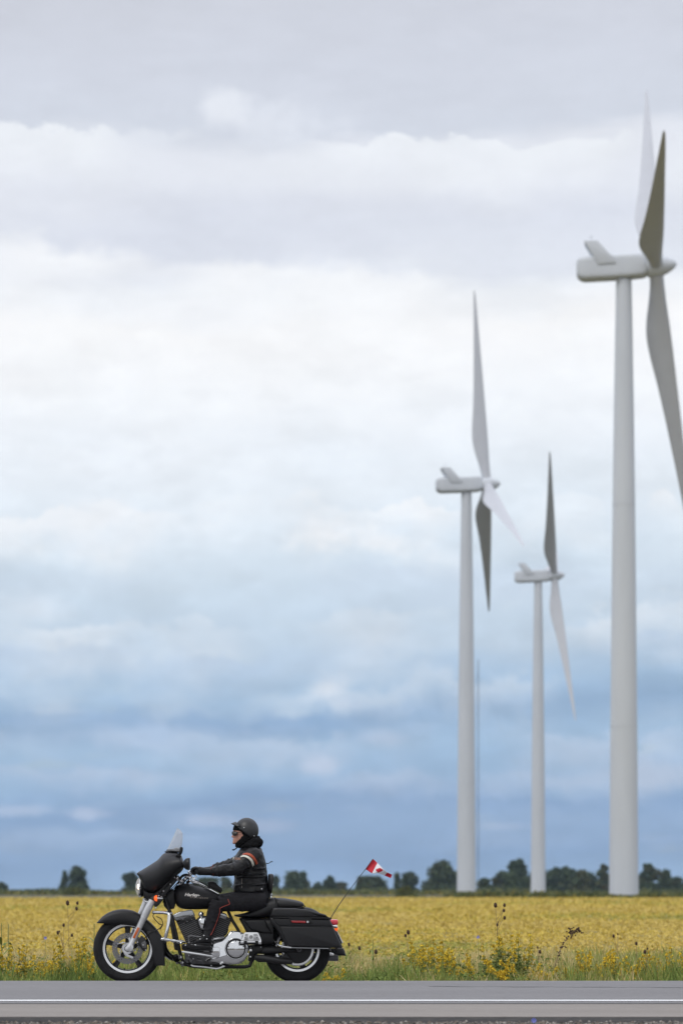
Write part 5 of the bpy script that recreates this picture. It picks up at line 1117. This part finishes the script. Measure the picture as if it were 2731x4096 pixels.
# lettering on the tank, laid on its curved flank
def drape(vf_xy, org, ux, uz, tree_, off, m, name, parent, hint):
    v = []
    for (x, y, _) in vf_xy[0]:
        p = org + ux*x + uz*y; h = tree_.ray_cast(Vector((p.x, -2, p.z)), Vector((0, 1, 0)))
        yy = h[0].y if h[0] else hint; v.append((p.x, yy-off, p.z))
    return one(name, (v, vf_xy[1]), m, parent, smooth=False)
tb = bvh(tank)
a = LP(c4(335, 148), -.17); b = LP(c4(545, 158), -.17); s_ = (b-a).length; t_ = text_poly("Harley-", 1.0, 0.35, 0.035); wd = max(q[0] for q in t_[0]); ux = (b-a)/wd; drape(t_, a, ux, Vector((0, 0, s_/wd*0.86)), tb, 0.0025, M['decal'], 'tank_lettering', tank, -.17)
a = LP(c4(408, 176), -.17); b = LP(c4(660, 190), -.17); s_ = (b-a).length; t_ = text_poly("Davidson", 1.0, 0.35, 0.0, 1.2); wd = max(q[0] for q in t_[0]); ux = (b-a)/wd; drape(t_, a, ux, Vector((0, 0, s_/wd*0.70)), tb, 0.0025, M['decal2'], 'tank_lettering', tank, -.17)

# ---------------------------------------------------------------- flag on its whip pole
FB = LP(c7(190, 1262) if False else (1280+.21684*190, 3400+.21684*1262), -.15); rt = Matrix.Translation((BX, 0, ZB)) @ Matrix.Rotation(YAW, 4, 'Z')
fl = empty('flag', tuple(rt @ FB), YAW, 'small red and white maple leaf flag on a thin pole behind the motorcycle', 'flag')
def c7(x, y): return (1280+.21684*x, 3400+.21684*y)
def F7(x, y, yy=0.0): q = LP(c7(x, y), -.15); return Vector((q.x-FB.x, yy, q.z-FB.z))
one('pole', tube(crv([tuple(F7(*q)) for q in [(190, 1265), (350, 1010), (600, 660), (835, 355), (975, 160)]], 5), [0.0042]*8+[0.003]*13, 8), M['whip'], fl)
one('pole_mount', tube([tuple(F7(178, 1290)), tuple(F7(200, 1250))], 0.009, 8), M['satin'], fl)
TOP = crv([(958, 170), (1000, 182), (1062, 245), (1150, 338), (1238, 415), (1332, 455)], 6); BOT = crv([(838, 356), (872, 374), (962, 432), (1070, 428), (1190, 470), (1303, 518)], 6)
TOP[0] = (975, 158)
def flag_y(u, v): return 0.030*math.sin(u*7.5+v*1.3)*min(1, u*3+0.05)+0.010*math.sin(u*17+2-v*2)*u
def FP_(u, v):
    i = u*(len(TOP)-1); k = min(int(i), len(TOP)-2); f_ = i-k
    t = [TOP[k][j]*(1-f_)+TOP[k+1][j]*f_ for j in (0, 1)]; b = [BOT[k][j]*(1-f_)+BOT[k+1][j]*f_ for j in (0, 1)]
    q = F7(t[0]*(1-v)+b[0]*v, t[1]*(1-v)+b[1]*v); q.y = flag_y(u, v); return q
def cloth(name, u0, u1, m, nu=18):
    rings = [[FP_(u0+(u1-u0)*i/nu, j/14) for j in range(15)] for i in range(nu+1)]
    return one(name, loft(rings, closed=False, cap=False), m, fl, solid=0.0012, angle=80)
cloth('pole_sleeve', 0.0, 0.062, M['flag_white'], 4); cloth('red_band', 0.062, 0.385, M['flag_red'], 12); cl = cloth('white_field', 0.385, 0.80, M['flag_white'], 20); cloth('red_band', 0.80, 1.0, M['flag_red'], 10)
leaf = [(0, -1), (.03, -.52), (.5, -.62), (.43, -.42), (.92, -.02), (.80, .06), (.90, .42), (.60, .36), (.54, .50), (.28, .20), (.38, .72), (.20, .62), (0, 1), (-.20, .62), (-.38, .72), (-.28, .20), (-.54, .50), (-.60, .36), (-.90, .42), (-.80, .06), (-.92, -.02), (-.43, -.42), (-.5, -.62), (-.03, -.52)]
def leafmesh():
    bm = bmesh.new(); vs = [bm.verts.new((x, y, 0)) for x, y in leaf]; bm.faces.new(vs); bmesh.ops.triangulate(bm, faces=bm.faces)
    for _ in range(2): bmesh.ops.subdivide_edges(bm, edges=bm.edges, cuts=1)
    v = []
    for q in bm.verts:
        px = 1084+q.co.x*70+q.co.y*6; py = 376-q.co.y*50+q.co.x*8; w = F7(px, py)
        uu = min(0.8, max(0.38, (px-835)/500*0.62+0.30)); best = None
        for i in range(61):
            u = 0.36+0.46*i/60; a, b = FP_(u, 0), FP_(u, 1); d = b-a; t = min(1, max(0, ((w.x-a.x)*d.x+(w.z-a.z)*d.z)/(d.x**2+d.z**2))); e_ = (a.x+d.x*t-w.x)**2+(a.z+d.z*t-w.z)**2
            if best is None or e_ < best[0]: best = (e_, flag_y(u, t))
        v.append((w.x, best[1]-0.007, w.z))
    bm.verts.index_update(); f = [tuple(x.index for x in p.verts) for p in bm.faces]; bm.free(); return v, f
lf = one('maple_leaf', leafmesh(), M['flag_red'], cl, smooth=False)
# ================================================================== the rider
man = empty('person', (BX, 0, ZB), YAW, 'person riding the motorcycle in black leathers, matte black half helmet and dark goggles', 'person')
def Q(name, vf, m, parent=man, **k): return one(name, vf, M[m], parent, **k)
def zloft(cf, st, N=28, y=0.0, expo=2.3, yc=0.0):
    """stations from top to bottom: (row, x front, x back, half width)"""
    rings = []
    for (r_, xf, xb, w) in st:
        a, b = LP(cf(xf, r_), y), LP(cf(xb, r_), y); xc = (a.x+b.x)/2; h = (b.x-a.x)/2
        rings.append([(xc+h*math.copysign(abs(math.cos(t))**(2/expo), math.cos(t)), yc+w*math.copysign(abs(math.sin(t))**(2/expo), math.sin(t)), a.z+(b.z-a.z)*0.5*(1+math.cos(t))) for t in [2*math.pi*(j+.5)/N for j in range(N)]])
    return loft(rings)
def limb(pts, rad, n=16, sq=1.0, k=4):
    q = crv([tuple(p)+(r_,) for p, r_ in zip(pts, rad)], k); return tube([p[:3] for p in q], [p[3] for p in q], n, sq=sq)
# --- joints
SH = LP(c5(830, 960), -.185); EL = LP(c5(500, 1225), -.285); WR = LP(c5(20, 1285), -.355); HD_ = LP(c2(1305, 612), -.365)
SHf = Vector((SH.x, .185, SH.z)); ELf = LP(c5(470, 1120), .29); WRf = LP(c5(60, 1222), .355); HDf = LP(c2(1275, 590), .365)
HP = LP(c4(1390, 215), -.10); KN = LP(c4(775, 250), -.235); AN = LP(c4(655, 690), -.265); TO = LP(c4(480, 790), -.275)
HPf = Vector((HP.x, .10, HP.z)); KNf = LP(c4(790, 215), .235); ANf = LP(c4(690, 690), .265); TOf = LP(c4(520, 790), .275)
NK = LP(c5(760, 760), 0); CH = LP(c5(780, 1000), 0); PV = LP(c5(820, 1720), 0)
# --- body: one continuous surface
face = [(330, 470, 850, .060), (400, 434, 880, .070), (450, 432, 890, .074), (500, 448, 890, .075), (545, 444, 885, .073), (590, 446, 870, .070), (640, 447, 840, .062), (675, 447, 800, .050), (696, 452, 760, .038), (708, 480, 740, .026)]
nose = loft([[tuple(LP(c5(x, r_), 0)+Vector((0, s*w, 0))) for x, s, w in ((xt, 0, 0), (465, 1, w_), (500, 1, w_*1.2), (500, -1, w_*1.2), (465, -1, w_))] for r_, xt, w_ in ((470, 446, .009), (500, 430, .010), (530, 408, .012), (552, 393, .014), (572, 396, .016), (586, 430, .014))])
body_parts = [zloft(c5, face, y=0, expo=2.2), nose,
    limb([LP(c5(436, 616), 0)+Vector((0.004, -.022, 0)), LP(c5(432, 616), 0), LP(c5(436, 616), 0)+Vector((0.004, .022, 0))], [.003, .0052, .003], 10), limb([LP(c5(438, 648), 0)+Vector((0.004, -.02, 0)), LP(c5(436, 648), 0), LP(c5(438, 648), 0)+Vector((0.004, .02, 0))], [.003, .006, .003], 10),
    ball(LP(c5(452, 684), 0), (.016, .020, .015)), ball(LP(c5(640, 530), 0)+Vector((0, -.068, 0)), (.017, .010, .028)), ball(LP(c5(640, 530), 0)+Vector((0, .068, 0)), (.017, .010, .028)),
    limb([LP(c5(700, 600), 0), NK, LP(c5(800, 860), 0)], [.055, .056, .06]), zloft(c5, [(860, 640, 980, .13), (960, 560, 1040, .155), (1200, 540, 1060, .14), (1400, 560, 1070, .13), (1600, 560, 1090, .15), (1800, 620, 1140, .15)], expo=2.2)]
for A in ((SH, EL, WR, HD_, HP, KN, AN, TO), (SHf, ELf, WRf, HDf, HPf, KNf, ANf, TOf)):
    body_parts += [limb([A[0], (A[0]+A[1])/2, A[1], (A[1]+A[2])/2, A[2], A[2]*.4+A[3]*.6], [.05, .042, .036, .030, .022, .018]), limb([A[4], (A[4]+A[5])/2, A[5], (A[5]+A[6])/2, A[6], A[7]], [.075, .050, .022, .030, .026, .022])]
body = organic('body', body_parts, 0.0048, M['skin'], man, 2)
for s in (-1, 1): Q('eye', ball(LP(c5(455, 500), 0)+Vector((0.002, s*.032, 0)), .011, 12, 8), 'white', body)
# --- jacket
jk = [zloft(c5, [(765, 640, 980, .070), (800, 600, 1015, .115), (850, 560, 1045, .160), (900, 520, 1065, .185), (960, 480, 1085, .19), (1040, 438, 1106, .185), (1120, 428, 1122, .18), (1220, 440, 1132, .175), (1340, 452, 1140, .17), (1420, 470, 1148, .17), (1500, 452, 1156, .175), (1600, 432, 1166, .185), (1680, 430, 1176, .19), (1718, 440, 1180, .19)], 32, expo=2.5)]
for A, far in (((SH, EL, WR), 0), ((SHf, ELf, WRf), 1)):
    up = Vector((0, 0, 1)); jk.append(limb([A[0]+Vector((0.03, (0.03 if not far else -0.03), 0.005)), A[0], A[0]*.5+A[1]*.5+Vector((0, 0, 0.0)), A[1], A[1]*.5+A[2]*.5+Vector((0, 0, -.002)), A[2], A[2]+(A[2]-A[1])*0.06], [.074, .080, .072, .0645, .055, .046, .045], 20, 1.0))
rnd = random.Random(5)
def rings_along(pts, n, r_, amp):
    out = []
    for k in range(n):
        u = (k+0.5+rnd.uniform(-.3, .3))/n; i = min(int(u*(len(pts)-1)), len(pts)-2); f_ = u*(len(pts)-1)-i; p = pts[i]*(1-f_)+pts[i+1]*f_; t = (pts[i+1]-pts[i]).normalized(); rr = r_[i]*(1-f_)+r_[i+1]*f_
        a0 = rnd.uniform(0, 6.28); u1 = t.cross(Vector((0, 0, 1))).normalized(); u2 = t.cross(u1); tilt = rnd.uniform(-.5, .5); q = []
        for j in range(9):
            a = a0+j/8*rnd.uniform(2.0, 3.2); q.append(tuple(p+(u1*math.cos(a)+u2*math.sin(a))*(rr*0.98)+t*(tilt*rr*math.sin(a-a0))))
        out.append(tube(q, [amp*math.sin(math.pi*(j+.4)/8.8)+0.002 for j in range(9)], 7))
    return out
jk += rings_along([SH*.6+EL*.4, EL, EL*.5+WR*.5, WR], 16, [.072, .064, .054, .046], .009)
jk += rings_along([SHf*.6+ELf*.4, ELf, ELf*.5+WRf*.5, WRf], 10, [.072, .064, .054, .046], .009)
for row, xf, xb, w in ((1335, 470, 1142, .172), (1395, 480, 1150, .174), (1560, 470, 1158, .184), (1230, 640, 1130, .176)):
    a = [LP(c5(x, row+dy), 0)+Vector((0, -w*yy, 0)) for x, dy, yy in ((xf, 20, .55), (xf+120, 5, .9), ((xf+xb)/2, 8, 1.0), (xb-120, -5, .92), (xb-10, -15, .6))]; jk.append(limb(a, [.004, .008, .009, .008, .004], 8))
jacket = organic('jacket', jk, 0.0052, M['leather'], man, 4, disp=((0.07, 0.020), (0.03, 0.004)))
jb = bvh(jacket)
camL = (Matrix.Translation((BX, 0, ZB)) @ Matrix.Rotation(YAW, 4, 'Z')).inverted() @ Vector((0, -DB, CZ))
def hit(tree_, px, off, hint=-.2):
    p = LP(px, hint); d = (p-camL).normalized(); h = tree_.ray_cast(p-d*2.0, d)
    return (h[0]-d*off) if h[0] else None
def ribbon(name, A, B, cf, tree_, off, m, parent, n=24, k=5, hint=-.25, th=0.002):
    A = crv(A, 6); B = crv(B, 6); rings = []
    for i in range(n+1):
        def at(L, u): q = u*(len(L)-1); j = min(int(q), len(L)-2); f_ = q-j; return [L[j][c_]*(1-f_)+L[j+1][c_]*f_ for c_ in (0, 1)]
        a, b = at(A, i/n), at(B, i/n); ring = [hit(tree_, cf(a[0]*(1-j/k)+b[0]*j/k, a[1]*(1-j/k)+b[1]*j/k), off, hint) for j in range(k+1)]
        if all(ring): rings.append(ring)
    ys = sorted(q.y for r_ in rings for q in r_); med = ys[len(ys)//2]
    rings = [[q if abs(q.y-med) < .16 else Vector((q.x, med, q.z)) for q in r_] for r_ in rings]
    return one(name, loft(rings, closed=False, cap=False), m, parent, solid=th, angle=80)
ribbon('sleeve_stripe', [(628, 918), (700, 894), (770, 900), (850, 950), (915, 1035), (952, 1112)], [(628, 936), (690, 930), (760, 948), (825, 1000), (880, 1075), (912, 1148)], c5, jb, .003, M['orange'], jacket)
ribbon('sleeve_stripe', [(590, 966), (640, 942), (715, 952), (790, 992), (850, 1060), (878, 1152)], [(582, 988), (640, 974), (700, 988), (770, 1036), (815, 1100), (838, 1190)], c5, jb, .003, M['cream'], jacket)
ribbon('chest_stripe', [(438, 985), (430, 1010), (425, 1035)], [(452, 985), (448, 1010), (445, 1035)], c5, jb, .003, M['cream'], jacket, 6, 2)
tx = text_poly("DSON", 1.0, 0.0, 0.02); ww = max(q[0] for q in tx[0]); v = []
for (x, y, _) in tx[0]:
    h = hit(jb, c5(455+x/ww*128, 1034-y*62+x*2), .003, -.12); v.append(tuple(h if h else LP(c5(455+x/ww*128, 1034-y*62), -.15)))
one('chest_lettering', (v, tx[1]), M['tan'], jacket, smooth=False)
Q('belt_tab', loft([[hit(jb, c5(x, y), .006) or LP(c5(x, y), -.2) for y in (1618, 1640, 1680, 1700)] for x in (905, 960, 1020, 1070, 1100)], closed=False, cap=False), 'leather', jacket, solid=0.005)
q = hit(jb, c5(1028, 1648), .008); Q('snap', lathe([(0, -0.005), (.005, -.004), (.007, 0)], q, 'Y', 12), 'silver', jacket)
Q('zip', tube([hit(jb, c5(615, y), .001) for y in (1430, 1480, 1530, 1590, 1630)], .0022, 5), 'decal2', jacket)
Q('back_lace', join(*[tube(crv([tuple(LP(c5(*q_), -.03)) for q_ in w], 4), .0022, 5) for w in ([(1125, 1112), (1160, 1118), (1195, 1100), (1222, 1075), (1258, 1072)], [(1125, 1116), (1165, 1122), (1200, 1098), (1230, 1066)], [(1128, 1110), (1180, 1112), (1215, 1092), (1262, 1082)])]), 'leather', jacket)
# hood bunched around the neck
hd = [limb([LP(c5(x, y), yy) for x, y, yy in ((590, 800, -.045), (680, 745, -.075), (800, 680, -.088), (890, 670, -.080), (962, 672, -.03), (962, 672, .03), (890, 670, .080), (800, 680, .088), (680, 745, .075), (590, 800, .045))], [.012, .022, .030, .036, .042, .042, .036, .030, .022, .012], 14),
      limb([LP(c5(x, y), yy) for x, y, yy in ((800, 625, -.070), (880, 600, -.07), (945, 590, -.03), (945, 590, .03), (880, 600, .07))], [.012, .018, .022, .022, .016], 12), ball(LP(c5(985, 715), 0), (.030, .07, .030)), limb([LP(c5(700, 740), -.07), LP(c5(820, 735), -.10), LP(c5(930, 735), -.085)], [.03, .036, .034], 12), limb([LP(c5(700, 740), .07), LP(c5(820, 735), .10), LP(c5(930, 735), .085)], [.03, .036, .034], 12)]
organic('hood', hd, 0.005, M['knit'], man, 3, disp=((0.03, 0.010),))
# balaclava
bl_ = [zloft(c5, [(310, 462, 880, .066), (345, 440, 890, .076), (380, 430, 892, .079), (415, 426, 895, .081), (436, 432, 895, .081)], expo=2.2), zloft(c5, [(430, 500, 895, .084), (480, 536, 895, .085), (540, 542, 890, .085), (600, 524, 875, .083), (650, 494, 850, .078), (690, 478, 830, .072), (722, 474, 815, .060), (775, 476, 800, .052), (800, 560, 820, .055)], expo=2.3), limb([LP(c5(680, 760), 0), LP(c5(780, 860), 0)], [.062, .075])]
organic('balaclava', bl_, 0.0045, M['knit'], man, 2)
Q('chin_strap', join(tube(crv([tuple(v_) for v_ in PL(c5, [(560, 760, -.04), (520, 785, -.042), (480, 815, -.04), (445, 835, -.035), (428, 826, -.03)])], 4), [.008]*5+[.0105]*6+[.012]*6, 8, sq=.5), tube(crv([tuple(v_) for v_ in PL(c5, [(790, 585, -.10), (700, 640, -.088), (600, 720, -.066), (545, 760, -.045)])], 4), .0055, 8)), 'knit')
# goggles
def gog():
    v = MB(); 
    for s in (-1, 1): 
        v.add(tube(crv([tuple(LP(c5(x, y), 0)+Vector((0, s*w, 0))) for x, y, w in ((412, 470, .008), (416, 462, .03), (440, 456, .055), (520, 470, .080), (600, 470, .088), (700, 455, .09))], 4), .0045, 7))
    return v
gg = MB()
gg2 = []
for s in (-1, 1):
    rim = [(414, 468, .010), (424, 458, .030), (455, 455, .056), (510, 468, .074), (520, 490, .076), (490, 520, .070), (460, 535, .054), (430, 520, .034), (416, 492, .014)]
    pts = [LP(c5(x, y), 0)+Vector((0, s*w, 0)) for x, y, w in rim]
    gg.add(tube([tuple(p) for p in crv([tuple(p) for p in pts], 3, True)]+[tuple(pts[0])], .0042, 7)); cen = sum(pts, Vector())/len(pts)+Vector((-.008, s*.004, 0)); gg2.append(([tuple(cen)]+[tuple(p) for p in pts], [(0, i+1, (i+1) % len(pts)+1) for i in range(len(pts))]))
    gg.add(tube([tuple(LP(c5(x, y), 0)+Vector((0, s*w, 0))) for x, y, w in ((510, 472, .076), (560, 468, .086), (680, 462, .090))], .005, 7, sq=.6))
go = gg.build('goggles', M['satin'], man); one('lens', join(*gg2), M['lens_dark'], go, solid=.002)
# helmet shell cut along the brow-to-nape line
def helmet():
    C = LP(c5(716, 425), 0); bm = bmesh.new(); bmesh.ops.create_uvsphere(bm, u_segments=48, v_segments=32, radius=1)
    for v_ in bm.verts:
        x, y, z = v_.co; k = 1.0+0.03*max(0, x)*max(0, -z); v_.co = (C.x+x*.1145*k, y*.108, C.z+z*.1215)
    a, b = LP(c5(452, 308), 0), LP(c5(805, 592), 0); n = Vector((-(b.z-a.z), 0, b.x-a.x)).normalized(); n = n if n.z > 0 else -n
    bmesh.ops.bisect_plane(bm, geom=bm.verts[:]+bm.edges[:]+bm.faces[:], plane_co=a, plane_no=n, clear_inner=True)
    a2 = LP(c5(800, 588), 0); bmesh.ops.bisect_plane(bm, geom=bm.verts[:]+bm.edges[:]+bm.faces[:], plane_co=a2, plane_no=Vector((0, 0, 1)), clear_inner=True)
    me = bpy.data.meshes.new('helmet'); bm.to_mesh(me); bm.free(); me.materials.append(M['helmet']); me.polygons.foreach_set('use_smooth', [True]*len(me.polygons))
    o = bpy.data.objects.new('helmet', me); COL.objects.link(o); o.parent = man; q_ = o.modifiers.new('s', 'SOLIDIFY'); q_.thickness = .010; q_.offset = -1; return o
he = helmet()
def brim():
    rings = []
    for j in range(21):
        a = R(-78+156*j/20); f_ = max(0, math.cos(a)); row = []
        for t in (0, .25, .5, .75, 1):
            tip = LP(c5(390, 281), 0); r0 = LP(c5(492, 245), 0); bk = LP(c5(600, 368), 0)
            bx = r0.x+(bk.x-r0.x)*(1-f_**0.8); bz = r0.z+(bk.z-r0.z)*(1-f_**0.8)
            L = 0.044*f_**0.7+.003; px_ = bx-L*t; pz = bz-(.017*f_**1.0+.006*(1-f_))*t*(1+t)*0.5; row.append((px_, math.sin(a)*(.109+.002*t), pz))
        rings.append(row)
    return one('brim', loft(rings, closed=False, cap=False), M['helmet'], he, solid=.004, angle=70)
brim()
many('rivet', [*[ball(LP(c5(x, y), 0)+Vector((0, -w, 0)), .0052, 8, 6) for x, y, w in ((655, 373, .108), (868, 545, .062+.02))]], M['silver'], he)
# --- trousers
tr = [zloft(c4, [(60, 1010, 1490, .165), (120, 1000, 1505, .175), (180, 1060, 1490, .18), (240, 1120, 1450, .17), (290, 1180, 1390, .15)], 28, expo=2.5)]
for A, f_ in (((HP, KN, AN), 0), ((HPf, KNf, ANf), 1)):
    tr.append(limb([A[0]+Vector((.02, 0, .0)), A[0]*.7+A[1]*.3, A[0]*.35+A[1]*.65, A[1]+Vector((.012, 0, -.010))], [.098, .096, .085, .072], 20))
    tr.append(limb([A[1]+Vector((.018, 0, .012)), A[1]*.72+A[2]*.28+Vector((-.002, 0, 0)), A[1]*.4+A[2]*.6, A[2]*.93+A[1]*.07, A[2]*1.0+(A[2]-A[1])*-.02], [.073, .068, .058, .052, .054], 20))
tr += rings_along([KN, KN*.5+AN*.5, AN], 7, [.070, .062, .052], .007)+rings_along([HP*.5+KN*.5, KN], 5, [.088, .074], .009)
tro = organic('trousers', tr, 0.0055, M['cloth'], man, 5, disp=((0.06, 0.012), (0.025, 0.004)))
tb2 = bvh(tro)
pip = [(928, 193), (940, 225), (950, 258), (920, 274), (880, 288), (840, 305), (818, 325), (816, 365), (800, 425), (775, 500), (745, 575), (712, 650), (690, 682), (665, 691), (635, 680), (610, 655)]
pp = [hit(tb2, c4(x, y), .001) for x, y in crv(pip, 3)]; pp = [p for p in pp if p]; Q('piping', tube([tuple(p) for p in pp], .0034, 6), 'piping', tro)
# --- boots
for A, T, s in ((AN, TO, -1), (ANf, TOf, 1)):
    d = Vector((-1, 0, 0)); base = LP(c4(600, 815), s*.27 if s < 0 else .27).z
    x0 = LP(c4(445, 800), s*.27).x; x1 = LP(c4(700, 800), s*.27).x; yy = s*.27; z0 = LP(c4(600, 812), s*.27).z if s < 0 else LP(c4(600, 812), -.27).z; L = x1-x0
    st = []
    prof = [(0.0, .020, .016), (.06, .040, .034), (.2, .055, .044), (.4, .072, .045), (.58, .098, .042), (.75, .125, .040), (.93, .125, .038), (1.0, .09, .030)]
    rings = []
    for u, h, w in prof: rings.append([(x0+L*u, yy+w*math.copysign(abs(math.cos(t))**.8, math.cos(t)), z0+h*.5+h*.5*math.copysign(abs(math.sin(t))**.8, math.sin(t))) for t in [2*math.pi*(j+.5)/16 for j in range(16)]])
    bo = organic('boot', [loft(rings), limb([Vector((x0+L*.78, yy, z0+.06)), A+Vector((0, 0, .04))], [.048, .050]), limb([Vector((x0+L*.72, yy-.03, z0+.10)), Vector((x0+L*.45, yy-.03, z0+.07))], [.010, .008], 8)], 0.0045, M['leather'], man, 2)
    one('sole', slab([(x0-.004, z0+.004), (x0+L*.5, z0-.004), (x0+L*.55, z0-.004), (x0+L, z0-.012), (x0+L+.006, z0+.01), (x0+L*.5, z0+.014), (x0, z0+.018)], yy-.046, yy+.046, .005), M['rubber'], bo)
    if s < 0: many('buckle', [*[ball(LP(c4(*q_), -.32), (.007, .004, .006), 8, 6) for q_ in ((548, 738), (640, 735), (600, 690))]], M['silver'], bo)
# --- gloved hands: palm, four fingers curled over the grip, thumb round the inner side
def glove(s, WRp):
    g0, g1 = Vector((G0.x, s*abs(G0.y), G0.z)), Vector((G1.x, s*abs(G1.y), G1.z)); ax = (g1-g0).normalized(); C = g0+ax*.055; parts = []
    back = Vector((.055, 0, .008)); out = Vector((0, s, 0))
    kn = [C+out*(-.030+.021*i)+Vector((.004-.003*i, 0, .034-.003*abs(i-1))) for i in range(4)]     # knuckles
    parts.append(limb([WRp+Vector((.03, 0, 0)), WRp*.5+(C+Vector((.062, 0, -.006)))*.5, C+Vector((.050, s*.002, .002)), C+Vector((.022, 0, .016))], [.042, .043, .046, .042], 16, sq=.85))
    parts.append(ball(C+Vector((.030, 0, .020)), (.034, .040, .022)))
    Lf = [.95, 1.0, .93, .78]
    for i, k in enumerate(kn):
        l = Lf[i]; parts.append(limb([k+Vector((.03, 0, -.004)), k, k+Vector((-.030*l, 0, -.010)), k+Vector((-.038*l, 0, -.034*l)), k+Vector((-.022*l, 0, -.056*l)), k+Vector((0, 0, -.060*l))], [.012, .0122, .0112, .0106, .0098, .0085], 10, k=3)); parts.append(ball(k, .0135, 10, 8))
    t0 = C-out*.040+Vector((.040, 0, .008)); parts.append(limb([t0, t0-out*.008+Vector((-.018, 0, -.012)), t0-out*.004+Vector((-.036, 0, -.022)), t0+out*.010+Vector((-.052, 0, -.026))], [.017, .0145, .0125, .010], 10, k=3))
    o = organic('glove', parts, 0.0032, M['leather'], man, 1)
    cuffp = WRp+Vector((.006, 0, 0)); d = (WRp-C).normalized(); one('cuff', lathe([(.040, -.030), (.044, -.004), (.047, .03), (.042, .032)], cuffp, d, 24), M['leather'], o)
    one('trim', join(tube(crv([tuple(cuffp+Vector((-.018+.02*math.cos(a)*0, -s*0, 0))+Vector((.012*math.sin(2*a), .043*math.cos(a), .041*math.sin(a)))) for a in [R(x) for x in range(0, 360, 30)]], 3, True), .0024, 6)), M['piping'], o)
    return o
glove(-1, WR); glove(1, WRf)

# ================================================================== air
def haze():
    o = one('haze', box((0, 1320, 66), (5040, 5800, 136)), bpy.data.materials.new('haze_air'), None, smooth=False)
    m = o.data.materials[0]; m.use_nodes = True; t = m.node_tree; t.nodes.clear()
    ou = t.nodes.new('ShaderNodeOutputMaterial'); pv = t.nodes.new('ShaderNodeVolumePrincipled'); t.links.new(pv.outputs[0], ou.inputs['Volume'])
    pv.inputs['Color'].default_value = (0.60, 0.78, 1.0, 1); pv.inputs['Density'].default_value = 0.00007; pv.inputs['Anisotropy'].default_value = 0.0
    tag(o, kind='stuff')
haze()
